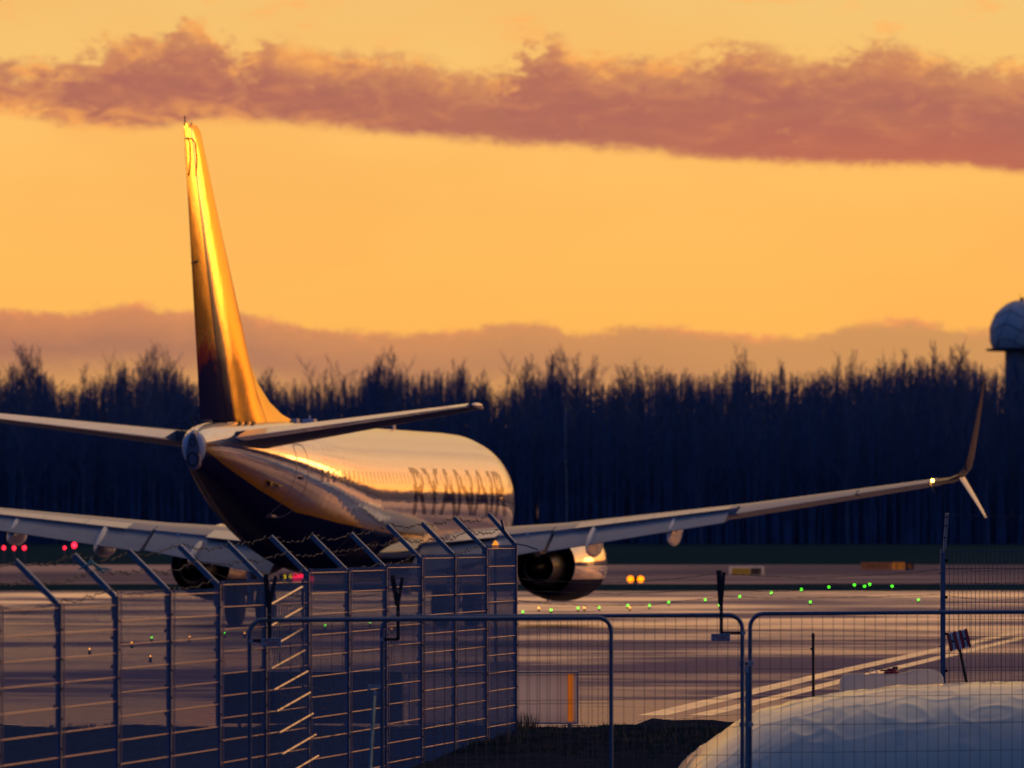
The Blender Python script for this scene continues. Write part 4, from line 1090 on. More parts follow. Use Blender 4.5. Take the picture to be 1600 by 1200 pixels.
# right-hand run of the same fence, facing the camera
RX = (1473 - 800) / F * 91.0
rf = empty('airport_fence', (RX, 91, 0), 'blue mesh fence section starting at the post with an upright pale arm, far right', 'fence')
RO = Vector((RX, 91, 0)); RT = CH - (860 - HZ) / F * 91
M_bl = M['fence_rod'] = mat('blue_fence_rod', (0.10, 0.16, 0.26), 0.35, 0.5)
for j in range(3):
    A = Vector((RX + .03 + j * 2.5, 91, 0)); B = A + Vector((2.44, 0, 0)); rodpanel(A, B, RT, .1, rf, M_bl, M_bl, RO)
for j in range(4):
    mb = MB(); mb.box((j * 2.5, 0, (RT + .02) / 2 - .1), (.055, .06, RT + .22)); ps = mb.build('post', M['pipe'], rf)
    mb = MB(); a = Vector((j * 2.5, -.035, RT - .02)); b = a + Vector((.02, -.02, .05)); c_ = a + Vector((.045, -.12, .45))
    for p, q in ((a, b), (b, c_)):
        d = (q - p); R_ = d.to_track_quat('Z', 'Y').to_matrix(); mb.box((p + q) / 2, (.042, .012, d.length + .01), R_)
    mb.build('barbed_wire_arm', M['galv_light'], ps)
    mb = MB()
    for f_ in (.3, .65, .9): p = b.lerp(c_, f_); mb = MB(); mb.tube([p + Vector((-.03, -.01, 0)), p + Vector((.01, -.012, 0))], .007, 5); mb.build('bolt', M['dark'], ps)
    mb = MB()
    for k in range(5): mb.box((.04, -.02, RT - .12 - k * .27 * 1.6), (.03, .03, .03)); mb.box((-.03, -.02, RT - .27 - k * .43), (.03, .012, .012))
    mb.build('clip', M['dark'], ps)['kind'] = 'stuff'
pts = [Vector((RX + .04, 90.86, RT + .42)), Vector((RX + 2.5, 90.86, RT + .42)), Vector((RX + 5, 90.86, RT + .42))]
barbed(pts, 'barbed_wire', rf, RO, r=.0012, barb=.01, seed=31)

# loose tilted mesh panel standing behind the fence
lp = empty('loose_mesh_panel', at(447, 1200, 73.4), 'loose tilted fence mesh panel with steeply slanting rails beside the left forked bracket', 'fence panel')
LO = Vector(lp.location)
rods = MB()
nR = 24
for k in range(nR + 1):
    t = k / nR; a = at(423 + 48 * t, 946 - 28 * t, 71.1 + 2 * t); b = at(440 + 64 * t, 1290 - 30 * t, 71.1 + 2 * t); rods.tube([a - LO, b - LO], .0028, 4, cap=False)
pr_ = rods.build('mesh_rods', M['galv_rod'], lp); pr_['kind'] = 'stuff'
for k in range(11):
    f_ = k * 33.5
    dx0 = max(0, (k - 3)) * 4.2
    a = at(424 + dx0, 944 + f_, 71.0); b = at(472 + max(0, k - 2) * 4.2, 917 + f_ * .985, 73.0)
    mb = MB(); mb.tube([a - LO, b - LO], .0095, 6); mb.build('rail', M['rim'], pr_, True)  # rails take the lit cream steel colour
mb = MB(); mb.tube([at(473, 905, 73.1) - LO, at(474, 1075, 73.1) - LO], .012, 6); mb.build('frame_bar', M['galv'], lp)

# ------------------------------------------------------------------ site fence panels (round-cornered tube frames)
def heras(p_tl, p_tr, Z0, Z1, label, name='site_fence_panel'):
    a = at(p_tl[0], p_tl[1], Z0); b = at(p_tr[0], p_tr[1], Z1); org = Vector((a.x, a.y, 0))
    th = empty(name, org, label, 'fence panel', 'round-cornered site fence panels')
    d = (b - a); d.z = 0; L = d.length; d.normalize(); slope = (b.z - a.z) / L
    def P(u, v): return Vector((d.x * u, d.y * u, a.z + slope * u - v))
    R_ = .13; H_ = 2.0; pts = [P(0, H_)]
    pts.append(P(0, R_))
    for i in range(1, 7): t = pi / 2 * i / 6; pts.append(P(R_ - R_ * cos(t), R_ - R_ * sin(t)))
    for i in range(0, 7): t = pi / 2 * i / 6; pts.append(P(L - R_ + R_ * sin(t), R_ - R_ * cos(t)))
    pts.append(P(L, H_)); 
    mb = MB(); mb.tube(pts, .0205, 10); mb.tube([P(0, H_ - .08), P(L, H_ - .08)], .018, 8)
    fr = mb.build('tube_frame', M['pipe'], th, True)
    rods = MB(); u = .09; rnd = random.Random(int(p_tl[0]))
    while u < L - .03:
        inset = 0.0
        if u < R_: inset = R_ - sqrt(max(0, R_ ** 2 - (R_ - u) ** 2))
        if u > L - R_: inset = R_ - sqrt(max(0, R_ ** 2 - (u - L + R_) ** 2))
        j = rnd.uniform(-.006, .006)
        rods.tube([P(u, inset), P(u + j, 1.0), P(u, H_ - .08)], .0021, 4, cap=False); u += .1
    ro = rods.build('vertical_wires', M['wire_m'], fr); ro['kind'] = 'stuff'
    v = .26
    while v < H_ - .1:
        rb = MB(); rb.tube([P(0, v), P(L * .3, v + .004), P(L * .7, v - .003), P(L, v)], .0023, 4); rb.build('horizontal_wire', M['wire_m'], fr); v += .262
    return th, P, L
M['wire_m'] = mat('mesh_wire', (0.09, 0.10, 0.12), 0.4, 0.5)
pA, PA, LA = heras((390, 969), (955, 965), 69.6, 70.9, 'leftmost site fence panel with rounded corners, crossing in front of the mesh fence')
pB, PB, LB = heras((597, 964), (1160, 961), 71.6, 72.3, 'middle site fence panel, left of the steel couplers, partly behind the leftmost one')
pC, PC, LC = heras((1172, 959), (1737, 955), 72.9, 73.2, 'rightmost site fence panel standing in front of the pale tarpaulin heap')
# couplers and stay between panel B and C
for k, (yy, lab) in enumerate(((1037, 'upper steel coupler clamping the two right-hand site fence panels'), (1132, 'lower steel coupler clamping the two right-hand site fence panels'))):
    cpt = at(1166, yy, 72.6); cpx = empty('fence_coupler', cpt, lab, 'clamp', 'steel couplers between site fence panels')
    mb = MB(); mb.box((0, -.03, 0), (.13, .02, .035)); mb.box((-.037, -.0, 0), (.035, .06, .05)); mb.box((.037, 0, 0), (.035, .06, .05)); mb.build('clamp_body', M['galv_light'], cpx)
    mb = MB(); mb.tube([(0, -.06, 0), (0, .03, 0)], .012, 6); mb.build('bolt', M['dark'], cpx)
st = empty('fence_stay', at(1167, 1200, 72.45), 'pale teal steel stay standing between the two clamped site fence panels', 'fence stay')
mb = MB(); so = Vector(st.location)
M['teal'] = mat('teal_galvanised', (0.20, 0.34, 0.38), 0.4, 0.4, noise=(8, 0.5, (0.12, 0.2, 0.24)))
mb.box((at(1167, 1115, 72.45) + at(1167, 1300, 72.45)) / 2 - so + Vector((0, 0, .25)), (.034, .02, 1.5)); mb.build('stay_tube', M['teal'], st)
mb = MB(); mb.box(at(1166, 1046, 72.45) - so, (.05, .025, .06)); mb.build('stay_hook', M['galv_light'], st)
s2 = empty('fence_stay', at(578, 1200, 71.0), 'leaning teal steel stay with a T-shaped clamp head in front of the mesh fence', 'fence stay')
so = Vector(s2.location)
mb = MB(); mb.tube([at(585, 1078, 71.0) - so, at(577, 1230, 70.6) - so], .018, 4); mb.build('stay_tube', M['teal'], s2)
mb = MB(); mb.box(at(585, 1073, 70.98) - so, (.115, .03, .032)); mb.box(at(585, 1083, 70.98) - so, (.03, .03, .05)); mb.box(at(577, 1074, 70.97) - so, (.03, .045, .05)); mb.build('clamp_head', M['galv_light'], s2)

# black Y-shaped wire brackets clamped to the site fences
def ybracket(px, ytop, ybot, Z, clamp_px, l_px, r_px, ymid, label):
    o_ = Vector(at(px, ybot, Z)); th = empty('wire_bracket', o_, label, 'bracket', 'black Y-shaped barbed wire brackets')
    mb = MB()
    def bar(p, q, wd, dp=.008):
        d = q - p; R_ = d.to_track_quat('Z', 'Y').to_matrix(); ex = Vector((0, 1, 0)).cross(d).normalized()
        n = d.normalized(); dep = ex.cross(n).normalized()
        c_ = (p + q) / 2 - o_
        v = []
        for a_ in (-.5, .5):
            for b_ in (-.5, .5):
                for e_ in (-.5, .5): v.append(c_ + n * d.length * a_ + ex * wd * b_ + dep * dp * e_)
        mb.add(v, [(0, 1, 3, 2), (4, 6, 7, 5), (0, 4, 5, 1), (2, 3, 7, 6), (0, 2, 6, 4), (1, 5, 7, 3)])
    zz = Z - .03
    bar(at(px, ybot, zz), at(px, ymid - 2, zz), .032)
    bar(at(px + clamp_px, ybot - 1, zz), at(px, ybot - 1, zz), .030)
    mb.build('stem', M['black'], th)
    mb = MB(); bar(at(px - 1, ymid + 4, zz - .01), at(px + l_px, ytop, zz - .02), .045); mb.build('fork_arm', M['black'], th)
    mb = MB(); bar(at(px, ymid, zz + .01), at(px + r_px, ytop + 3, zz + .02), .034); mb.build('fork_arm', M['black'], th)
    mb = MB()
    for q in (ymid + 15, ymid + 24): mb.tube([at(px, q, zz - .012) - o_, at(px, q, zz + .002) - o_], .006, 6)
    mb.tube([at(px + clamp_px * .9, ybot - 1, zz - .015) - o_, at(px + clamp_px * .9, ybot - 1, zz + .03) - o_], .02, 6); mb.build('bolt', M['galv_light'], th)
ybracket(421, 897, 1002, 69.6, -32, -6, 10, 945, 'black forked wire bracket above the left lettered plate')
ybracket(622, 899, 1000, 71.6, -28, -9, 7, 942, 'black forked wire bracket in front of the mesh fence, middle of the three')
ybracket(1127, 891, 990, 72.2, 38, -4, 4, 941, 'black forked wire bracket standing alone above the right lettered plate')
# barbed wires strung over the site fence
wires_px = [[(330, 893), (421, 908), (620, 903), (805, 903), (1127, 895), (1473, 888), (1640, 884)],
            [(330, 915), (421, 925), (620, 922), (805, 921), (1127, 914.5), (1300, 912), (1473, 910), (1640, 905)],
            [(430, 942), (620, 941), (805, 939), (1127, 932), (1473, 929), (1640, 927)]]
for k, wp in enumerate(wires_px):
    o_ = at(wp[0][0], wp[0][1], 69.5)
    th = barbed([at(x, y, 69.55 + (x - 421) / 700 * 2.6) for x, y in wp], 'barbed_wire_strand', None, Vector(o_), r=.0016, barb=.011, step=.10, seed=50 + k, jitter=.010)
    th.location = o_
    tag(th, ['uppermost barbed wire strand strung on the black brackets across the apron view', 'middle barbed wire strand strung on the black brackets across the apron view',
             'lowest barbed wire strand strung on the black brackets across the apron view'][k], 'barbed wire', 'barbed wire strands on the black brackets')
# lettered plates
M['plate'] = mat('white_plate', (0.88, 0.86, 0.82), 0.4, noise=(14, 0.25, (0.55, 0.55, 0.55)))
M['plate_red'] = mat('plate_red', (0.55, 0.01, 0.03), 0.4)
def plate(px, py, Z, label, wpx=31, hpx=13):
    o_ = at(px, py, Z); th = empty('company_plate', o_, label, 'sign', 'white company plates on the site fences')
    W, Hh = wpx / F * Z, hpx / F * Z
    mb = MB(); mb.box((0, 0, 0), (W, .004, Hh)); mb.build('plate_board', M['plate'], th)
    mb = MB(); mb.box((0, -.0045, Hh * .36), (W * .9, .002, Hh * .10)); mb.box((0, -.0045, -Hh * .36), (W * .9, .002, Hh * .10)); mb.build('plate_bar', M['black'], th)
    tx = text_mesh('STRABAG', 1.0, 'plate_lettering', M['plate_red'], th, bold=0.02)
    xs_ = [v.co.x for v in tx.data.vertices]; ys_ = [v.co.y for v in tx.data.vertices]
    sx = W * .9 / (max(xs_) - min(xs_)); sy = Hh * .46 / (max(ys_) - min(ys_)); cy_ = (max(ys_) + min(ys_)) / 2; cx_ = (max(xs_) + min(xs_)) / 2
    for v in tx.data.vertices: v.co = ((v.co.x - cx_) * sx, -.005, (v.co.y - cy_) * sy)
plate(424, 1004, 69.55, 'white plate with red lettering hanging on the left site fence under the forked bracket')
plate(1126, 996, 72.1, 'white plate with red lettering hanging on the right site fence near the clamp', 30, 12)

# torn teal plastic caught in the wire
mb = MB(); rnd = random.Random(3); o_ = at(140, 882, 63.2)
for pl in ([(122, 890), (130, 887), (138, 882), (144, 874), (146, 880), (156, 888), (166, 889), (176, 891)], [(146, 882), (152, 889), (160, 894), (168, 892)], [(141, 884), (143, 878), (141, 873)]):
    mb.tube([at(x + rnd.uniform(-1, 1), y, 63.2 + rnd.uniform(-.03, .03)) - o_ for x, y in pl], [.003] + [.011] * (len(pl) - 2) + [.002], 4)
M['rag'] = mat('teal_plastic', (0.10, 0.42, 0.40), 0.3, noise=(20, 0.6, (0.4, 0.5, 0.3)))
rg = mb.build('plastic_scrap', M['rag'], None); rg.location = o_; tag(rg, 'torn teal plastic scrap caught on the barbed wire at the left', 'plastic scrap')

# ------------------------------------------------------------------ tarpaulin heap, tank, poles, sign
M['tarp'] = mat('white_tarpaulin', (0.50, 0.60, 0.55), 0.33, 0.0, 0.5, noise=(1.5, 0.35, (0.34, 0.42, 0.42)))
def tarp():
    from mathutils import noise as mn
    mb = MB(); nx, ny = 230, 150
    x0, x1, y0, y1 = 1.25, 9.6, 75.2, 84.5
    prof_px = [(1050, 1215), (1095, 1172), (1150, 1130), (1180, 1112), (1230, 1097), (1300, 1083), (1400, 1072), (1480, 1068), (1600, 1066), (1900, 1066)]
    def top(px):
        if px < prof_px[0][0]: return 1290
        for (a, ya), (b, yb) in zip(prof_px, prof_px[1:]):
            if a <= px <= b:
                t = (px - a) / (b - a); return ya + (yb - ya) * t
        return 1066
    for j in range(ny + 1):
        v = j / ny; y = y0 + (3.6 * v / .7 if v < .7 else 3.6 + (y1 - y0 - 3.6) * (v - .7) / .3)
        for i in range(nx + 1):
            x = x0 + (x1 - x0) * i / nx
            # crest height along x, domed cross section in y
            pxx = 800 + x / 80.0 * F
            hc = CH - (top(pxx) - HZ) / F * 79.0
            t = (y - 78.6) / (2.5 if y < 78.6 else 5.6)
            dome = max(0.0, 1 - abs(t) ** 2.4) ** .55
            side_ = min(1, max(0, (x - 1.35) / .5)) * min(1, max(0, (9.5 - x) / .8))
            base_ = -.25
            z = base_ + max(0.0, hc - base_) * dome * (side_ ** .5)
            f1 = mn.fractal(Vector((x * 1.1, y * .9 + z * 1.0, z * 1.4)), 1.0, 2.2, 3)
            # folds running down the near face
            slope = max(0.0, min(1.0, (78.4 - y) / 1.2)) * (1 if z > base_ + .02 else 0)
            ridge = abs(mn.noise(Vector((x * 1.35 + z * .9, 3.3, z * .8)))) 
            ridge2 = abs(mn.noise(Vector((x * .8 - z * 1.6, 9.1, 1.0 + z * .5))))
            z += (-.006 * (1 - min(1, ridge * 3.2)) + .012 * (1 - min(1, ridge2 * 7))) * slope * .9
            rg = abs(mn.noise(Vector((x * 2.3 + z * 2.5, 5.5, z * 2.1 - x * .6)))); z += .012 * (1 - min(1, rg * 20)) * slope
            rh = abs(mn.noise(Vector((x * 3.1 - z * 4.5, 1.5, z * 1.1 + x * .4)))); z -= .006 * (1 - min(1, rh * 9)) * slope
            z += .006 * f1 * (1 if dome > 0 else 0)
            rr = abs(mn.noise(Vector((x * 1.7, y * 2.4, 4.4)))); z += .012 * (1 - min(1, rr * 9)) * dome
            mb.v.append((x, y, z))
    for j in range(ny):
        for i in range(nx):
            a = j * (nx + 1) + i; mb.f.append((a, a + 1, a + nx + 2, a + nx + 1))
    o = mb.build('tarpaulin_heap', M['tarp'], None, True, org=(5.2, 79.5, 0))
    o.data.polygons.foreach_set('use_smooth', [True] * len(o.data.polygons))
    return tag(o, 'large smooth heap covered with a creased pale tarpaulin behind the right site fence', 'tarpaulin')
tarp()

M['tank_plain'] = mat('cream_plastic', (0.80, 0.62, 0.50), 0.4, noise=(3, 0.3, (0.7, 0.5, 0.4)))
def translucent(name, c, fac, tr):
    m = mat(name, c, 0.4, noise=(3, 0.3, tuple(q * .82 for q in c))); t = NT(m.node_tree)
    tb = t.new('ShaderNodeBsdfTranslucent'); tb.inputs[0].default_value = (*tr, 1)
    mx = t.new('ShaderNodeMixShader'); mx.inputs[0].default_value = fac
    t.l.new(t.n['Principled BSDF'].outputs[0], mx.inputs[1]); t.l.new(tb.outputs[0], mx.inputs[2]); t.l.new(mx.outputs[0], t.n['Material Output'].inputs[0])
    return m
M['tank'] = translucent('cream_plastic_shell', (0.95, 0.80, 0.66), 0.80, (1.0, 0.97, 0.92))
TZ = 86.0
tk = empty('water_tank', at(1393, 1110, TZ), 'cream plastic water tank with a red cap peeping over the tarpaulin heap', 'water tank')
to = Vector(tk.location)
prof = [(1313, 1130), (1313, 1066), (1315, 1059), (1320, 1055), (1328, 1053), (1348, 1052), (1355, 1055), (1362, 1052.5), (1385, 1053), (1405, 1052), (1416, 1051), (1423, 1047.5), (1432, 1046), (1452, 1045.5), (1461, 1047), (1468, 1051), (1472, 1058), (1473, 1068), (1473, 1130)]
mb = MB(); rings = []
for dy_, k_ in ((-.30, .93), (-.285, .985), (-.24, 1.0), (.24, 1.0), (.285, .985), (.30, .93)):
    cc = at(1393, 1090, TZ) - to
    rings.append([Vector(((p.x - cc.x) * k_ + cc.x, dy_, (p.z - cc.z) * k_ + cc.z)) for p in [at(x, y, TZ) - to for x, y in prof]])
mb.loft(rings); mb.build('tank_body', M['tank'], tk, True)
M['red_plastic'] = mat('red_plastic', (0.40, 0.01, 0.03), 0.4)
mb = MB(); c_ = at(1393, 1051, TZ) - to
mb.loft([[(c_.x + r * cos(a), r * sin(a), c_.z + z) for a in [2 * pi * k / 16 for k in range(16)]] for z, r in ((-.02, .085), (.01, .085), (.02, .06), (.045, .05))]); cap = mb.build('tank_cap', M['red_plastic'], tk, True)
mb = MB(); mb.box((c_.x + .04, 0, c_.z + .05), (.06, .05, .035)); mb.build('cap_knob', M['black'], cap)
mb = MB(); mb.box((c_.x - .04, 0, c_.z + .025), (.17, .03, .018)); mb.build('cap_handle', M['red_plastic'], cap)
mb = MB(); q = at(1364, 1049, TZ) - to; mb.tube([q + Vector((-.04, 0, -.02)), q + Vector((-.02, 0, .03)), q + Vector((.03, 0, .01)), q + Vector((.05, 0, -.02))], .008, 5); mb.build('carry_strap', M['tank'], tk)
# marker post
o_ = at(1271, 1110, 84); ps = empty('marker_post', o_, 'thin black marker post rising behind the tarpaulin heap', 'post')
mb = MB(); mb.tube([(0, 0, -.1), at(1270.5, 993, 84) - o_], .016, 8); mb.build('shaft', M['black'], ps)
mb = MB(); mb.tube([at(1270.5, 995, 84) - o_, at(1270.5, 989, 84) - o_], [.024, .012], 8); mb.box(at(1268.5, 1014, 84) - o_, (.03, .05, .025)); mb.build('post_cap', M['black'], ps)
# tilted HH sign
o_ = at(1512, 1075, 88); sg = empty('hydrant_sign', o_, 'small tilted white sign with red bars and two letters H on a leaning black pole', 'sign')
mb = MB(); mb.tube([at(1513, 1080, 88) - o_, at(1499, 1012, 88) - o_], [.02, .018], 6); mb.build('pole', M['black'], sg)
cc = at(1498, 1000, 87.93) - o_; Rt = Matrix.Rotation(radians(-13), 3, 'Y').transposed() if False else Matrix.Rotation(radians(-13), 3, 'Y')
mb = MB(); mb.box(cc, (.245, .012, .20), Rt); mb.build('sign_board', M['plate'], sg)
mb = MB()
for dx_ in (-.108, -.028, .034, .108): mb.box(cc + Rt @ Vector((dx_, -.009, 0)), (.028, .004, .215), Rt)
mb.build('red_bar', M['plate_red'], sg)
for dx_ in (-.068, .071):
    mb = MB()
    for s_ in (-1, 1): mb.box(cc + Rt @ Vector((dx_ + s_ * .017, -.009, 0)), (.009, .004, .17), Rt)
    mb.box(cc + Rt @ Vector((dx_, -.0094, 0)), (.028, .003, .02), Rt); mb.build('letter_h', M['black'], sg)

# ------------------------------------------------------------------ sign boxes at the apron edge
M['sign_face'] = translucent('sign_face_grey', (0.85, 0.76, 0.70), 0.80, (1.0, 0.96, 0.98))
M['alu'] = mat('aluminium_edge', (0.62, 0.58, 0.52), 0.35, 0.4)
M['orange_glow'] = mat('orange_strip', (0.75, 0.16, 0.005), 0.4, emit=((1.0, 0.20, 0.004), 0.35))   # faint glow added so the orange shows on the shaded side
o_ = Vector(gp(771, 1139)); SZ = o_.y
sb = empty('sign_box', o_, 'pale grey sign box with an orange stripe at its right end, behind the fence corner', 'sign')
W = 265 / F * SZ; Z0_ = at(0, 1131, SZ).z; Z1_ = at(0, 1049, SZ).z
mb = MB(); mb.box((0, 0, (Z0_ + Z1_) / 2), (W - .05, .16, Z1_ - Z0_ - .04)); bd = mb.build('sign_panel', M['sign_face'], sb)
mb = MB(); mb.box((0, 0, Z1_ - .008), (W, .2, .018)); mb.box((0, 0, Z0_ + .008), (W, .2, .018)); mb.box((W / 2 - .01, 0, (Z0_ + Z1_) / 2), (.02, .2, Z1_ - Z0_ - .04)); mb.box((-W / 2 + .01, 0, (Z0_ + Z1_) / 2), (.02, .2, Z1_ - Z0_ - .04)); mb.build('sign_frame', M['alu'], bd)
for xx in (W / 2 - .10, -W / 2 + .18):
    mb = MB(); mb.box((xx, -.112, (Z0_ + Z1_) / 2), (.065, .03, Z1_ - Z0_ - .07)); mb.build('orange_stripe', M['orange_glow'], bd)
for xx in (W / 2 - .11, -W / 2 + .2, 0):
    mb = MB(); mb.box((xx, 0, Z0_ / 2 + .01), (.04, .04, Z0_)); mb.box((xx, 0, .012), (.16, .12, .024)); mb.build('foot', M['galv_light'], sb)
o_ = Vector(gp(488, 1139)); sb = empty('sign_box', o_, 'long dark sign box behind the mesh fence, left of the pale one', 'sign')
W = 278 / F * SZ; mb = MB(); mb.box((0, 0, (Z0_ + Z1_) / 2), (W, .18, Z1_ - Z0_ - .01)); bd = mb.build('sign_panel', M['black'], sb)
mb = MB(); mb.box((W / 2 + .012, 0, (Z0_ + Z1_) / 2), (.02, .2, Z1_ - Z0_)); mb.box((-W / 2 - .012, 0, (Z0_ + Z1_) / 2), (.02, .2, Z1_ - Z0_)); mb.box((0, 0, Z1_ + .006), (W, .2, .012)); mb.build('sign_frame', M['sign_face'], bd)
for xx in (-W / 2 + .2, 0, W / 2 - .2):
    mb = MB(); mb.box((xx, 0, Z0_ / 2), (.04, .04, Z0_ + .02)); mb.build('foot', M['galv_light'], sb)

# ------------------------------------------------------------------ taxiway guidance signs
M['sig_yellow'] = mat('sign_yellow', (0.62, 0.30, 0.03), 0.5, emit=((0.62, 0.26, 0.02), 0.12))
M['sig_orange'] = mat('sign_orange', (0.62, 0.22, 0.02), 0.5, emit=((0.75, 0.2, 0.01), 0.25))
M['sig_dim'] = mat('sign_dim_orange', (0.45, 0.18, 0.05), 0.5, emit=((0.6, 0.16, 0.03), 0.1))
M['sig_black'] = mat('sign_black', (0.02, 0.024, 0.045), 0.5)
M['sig_red'] = mat('sign_red_lit', (0.8, 0.02, 0.06), 0.5, emit=((1.0, 0.02, 0.07), 0.9))
M['sig_lit_y'] = mat('sign_yellow_lit', (0.9, 0.6, 0.02), 0.5, emit=((1.0, 0.62, 0.02), 0.9))
def flat_text(body, cx, cy, wpx, hpx, Z, org, m, par, dy=-.06):
    tx = text_mesh(body, 1.0, 'sign_lettering', m, par)
    xs_ = [v.co.x for v in tx.data.vertices]; ys_ = [v.co.y for v in tx.data.vertices]
    W, Hh = wpx / F * Z, hpx / F * Z; c_ = at(cx, cy, Z) - org
    sx = W / (max(xs_) - min(xs_)); sy = Hh / (max(ys_) - min(ys_)); mx, my = (max(xs_) + min(xs_)) / 2, (max(ys_) + min(ys_)) / 2
    for v in tx.data.vertices: v.co = (c_.x + (v.co.x - mx) * sx, dy, c_.z + (v.co.y - my) * sy)
def taxi_sign(Z, panels, y0, y1, label, texts, frame=None):
    xm = (panels[0][0] + panels[-1][1]) / 2; org = at(xm, y1, Z); org.z = gz(org.x, Z)
    th = empty('taxiway_sign', org, label, 'airfield sign')
    for a, b, m in panels:
        p, q = at(a, y0, Z) - org, at(b, y1, Z) - org; mb = MB(); mb.box(((p.x + q.x) / 2, 0, (p.z + q.z) / 2), (q.x - p.x - .02, .1, p.z - q.z)); mb.build('sign_panel', m, th)
    p, q = at(panels[0][0], y0, Z) - org, at(panels[-1][1], y1, Z) - org
    if frame:
        mb = MB(); mb.box(((p.x + q.x) / 2, .08, (p.z + q.z) / 2 + .03), (q.x - p.x + .3, .04, p.z - q.z + .14)); mb.build('sign_frame', frame, th)
    for k in range(4):
        xx = p.x + (q.x - p.x) * (k + .5) / 4; mb = MB(); mb.box((xx, 0, q.z / 2), (.06, .06, abs(q.z) + .05)); mb.build('leg', M['galv'], th)
    for body, cx, wpx, hpx, m in texts: flat_text(body, cx, (y0 + y1) / 2, wpx, hpx, Z, org, m, th)
taxi_sign(462, [(1143, 1173, M['sig_yellow']), (1173, 1190, M['sig_black'])], 887.5, 898, 'low yellow and black taxiway sign on the grass, the left one of the two', [('C', 1178.5, 4, 6, M['sig_yellow']), ('2', 1185, 4, 6, M['sig_yellow'])], M['sign_face'])
taxi_sign(492, [(1345, 1394, M['sig_dim']), (1394, 1414, M['sig_orange']), (1414, 1428, M['sig_black'])], 879, 890, 'long orange and black taxiway sign on the grass, the right one of the two',
          [('P APRON W', 1368, 40, 6, M['sig_black']), ('E1', 1405, 12, 7, M['sig_black']), ('G', 1421, 6, 6, M['sig_orange'])])
taxi_sign(418, [(436, 457, M['sig_black']), (457, 477, M['sig_red']), (477, 490, M['sig_red'])], 896.5, 909, 'lit black and red holding-point sign glimpsed under the fuselage behind the fence', [('J1', 448, 14, 9, M['sig_lit_y'])])

# ------------------------------------------------------------------ airfield lights
def gl_lamp(px, py, kind, label, r=None):
    z = .12
    Z = F * (CH - z) / (py - HZ)
    X = (px - 800) / F * Z
    th = empty('taxiway_light', (X, Z, gz(X, Z)), label, 'airfield light', {'green': 'green taxiway lights in the apron', 'amber': 'amber taxiway lights in the apron'}[kind])
    mb = MB(); mb.tube([(0, 0, 0), (0, 0, .09)], [.035, .025], 10); mb.build('housing', M['dark'], th)
    mb = MB(); mb.sphere((0, 0, .12), (r or .021) * Z / 240, 10, 6); mb.build('lens', M['lamp_' + kind], th)
greens = [(817, 956), (861, 953), (903, 950), (936, 949), (981, 946), (1015, 946), (1045, 941), (1102, 937), (1124, 945), (1156, 932), (1205, 926), (1252, 921), (1266, 940.5), (1295, 917),
          (1335, 914), (1351, 916), (1359, 913), (1394, 916), (1435, 937), (351, 989), (508, 977), (578, 973), (237, 996)]
ordn = ['first', 'second', 'third', 'fourth', 'fifth', 'sixth', 'seventh', 'eighth', 'ninth', 'tenth', 'eleventh', 'twelfth', 'thirteenth', 'fourteenth', 'fifteenth', 'sixteenth', 'seventeenth', 'eighteenth', 'nineteenth', 'twentieth']
open_g = sorted([g for g in greens if g[0] > 800]); mesh_g = sorted([g for g in greens if g[0] < 800])
for k, (x, y) in enumerate(greens):
    if x > 800: lab = ordn[open_g.index((x, y))] + ' green apron light to the right of the tall fence corner post'
    else: lab = ordn[mesh_g.index((x, y))] + ' green light from the left, seen through the mesh fence'
    gl_lamp(x, y, 'green', lab)
for k, (x, y) in enumerate([(842, 950), (913, 949.5), (984, 949)]): gl_lamp(x, y, 'amber', ordn[k] + ' amber apron light to the right of the tall fence corner post')
for k, (x, y) in enumerate([(140, 1014), (206, 1004), (235, 1025), (296, 995), (382, 989), (612, 983)]): gl_lamp(x, y, 'amber', ordn[k] + ' amber light from the left, seen through the mesh fence')
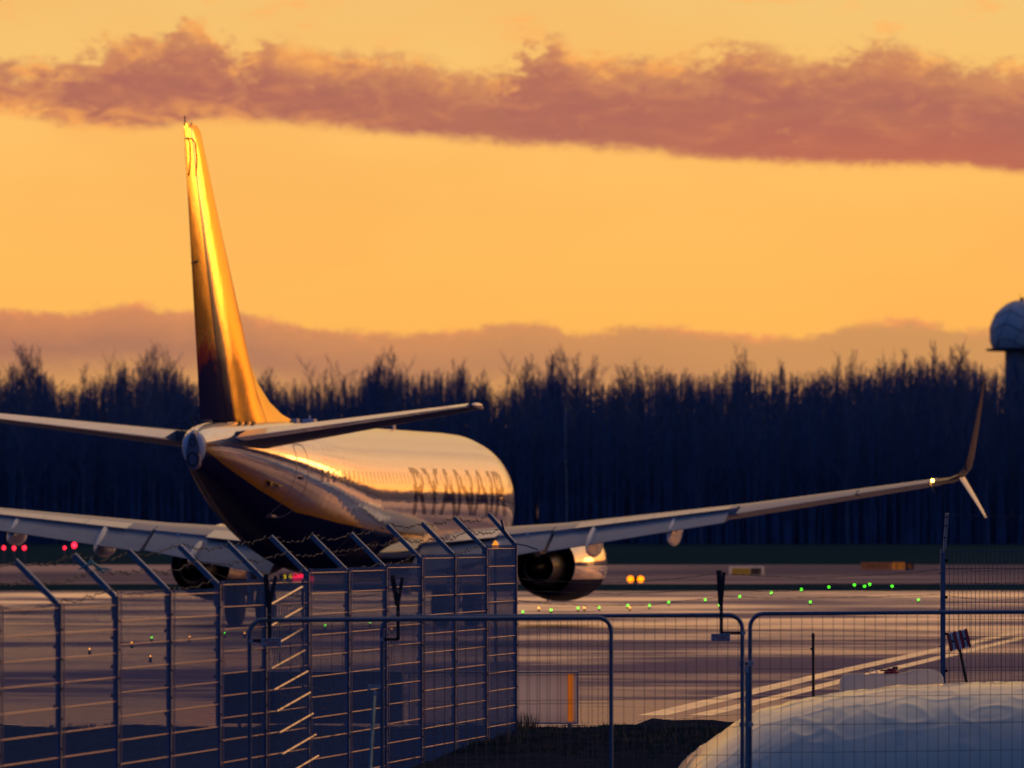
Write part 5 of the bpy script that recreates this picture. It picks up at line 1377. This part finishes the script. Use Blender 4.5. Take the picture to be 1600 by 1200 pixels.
# pair of guard lights
Z = 398; o_ = at(993, 905, Z); gl_ = empty('guard_light', (o_.x, Z, gz(0, Z)), 'pair of round orange guard lights glowing at the far apron edge right of the engine', 'airfield light')
mb = MB(); mb.box((0, .1, o_.z - gz(0, Z)), (.9, .1, .25)); mb.tube([(0, .1, 0), (0, .1, o_.z - gz(0, Z))], .05, 6); mb.build('housing', M['dark'], gl_)
for px_ in (985, 1001):
    mb = MB(); c_ = at(px_, 905, Z); mb.sphere((c_.x - o_.x, -.15, c_.z - gz(0, Z)), .17, 14, 8, (1, .4, 1)); mb.build('lens', M['lamp_orange'], gl_)
# red lights at the left
for px_, py_, r_, lab in ((6, 856, .10, 'red light, leftmost of three in a row before the wood'), (22, 856.5, .10, 'red light, middle of three in a row before the wood'), (38, 856, .11, 'red light, rightmost of three in a row before the wood'),
                          (101, 856, .08, 'small red light beside a larger one under the port wing'), (116, 852, .15, 'large bright red light under the port wing, right of a small one')):
    Z = 520; p = at(px_, py_, Z); g0 = gz(p.x, Z)
    th = empty('obstruction_light', (p.x, Z, g0), lab, 'airfield light', 'red obstruction lights at the left')
    mb = MB(); mb.tube([(0, 0, 0), (0, 0, p.z - g0 - r_)], .03, 5); mb.build('mast', M['galv'], th)
    mb = MB(); mb.sphere((0, 0, p.z - g0), r_, 12, 8, (1, 1, 1.25)); mb.build('lens', M['lamp_red'], th)
# orange beacon behind the fence near the wing root
o_ = Vector((at(774, 855, 150).x, 150, 0)); th = empty('warning_beacon', o_, 'orange beacon glowing just above the last fence panel by the wing root', 'beacon')
mb = MB(); c_ = at(774, 851, 150); mb.tube([(0, 0, 0), (0, 0, c_.z - .1)], .03, 6); mb.build('mast', M['galv'], th)
mb = MB(); mb.loft([[(r * cos(a), r * sin(a), c_.z + z) for a in [2 * pi * k / 12 for k in range(12)]] for z, r in ((-.08, .075), (.0, .06), (.08, .015))]); mb.build('lens', mat('beacon_lens', (1, .3, .02), .4, emit=((1, .32, .02), 1.0)), th, True)
# traffic cone behind the fence
o_ = Vector(gp(635, 921)); o_ = Vector((at(635, 921, 330).x, 330, 0)); th = empty('traffic_cone', o_, 'tall pale orange cone standing on the far apron behind the mesh fence', 'cone')
M['cone'] = mat('cone_orange', (0.75, 0.35, 0.2), 0.5)
mb = MB(); mb.loft([[(r * cos(a), r * sin(a), z) for a in [2 * pi * k / 12 for k in range(12)]] for z, r in ((.03, .2), (.72, .04))]); mb.build('cone_body', M['cone'], th, True)
mb = MB(); mb.box((0, 0, .015), (.5, .5, .03)); mb.build('base', M['rubber'], th)
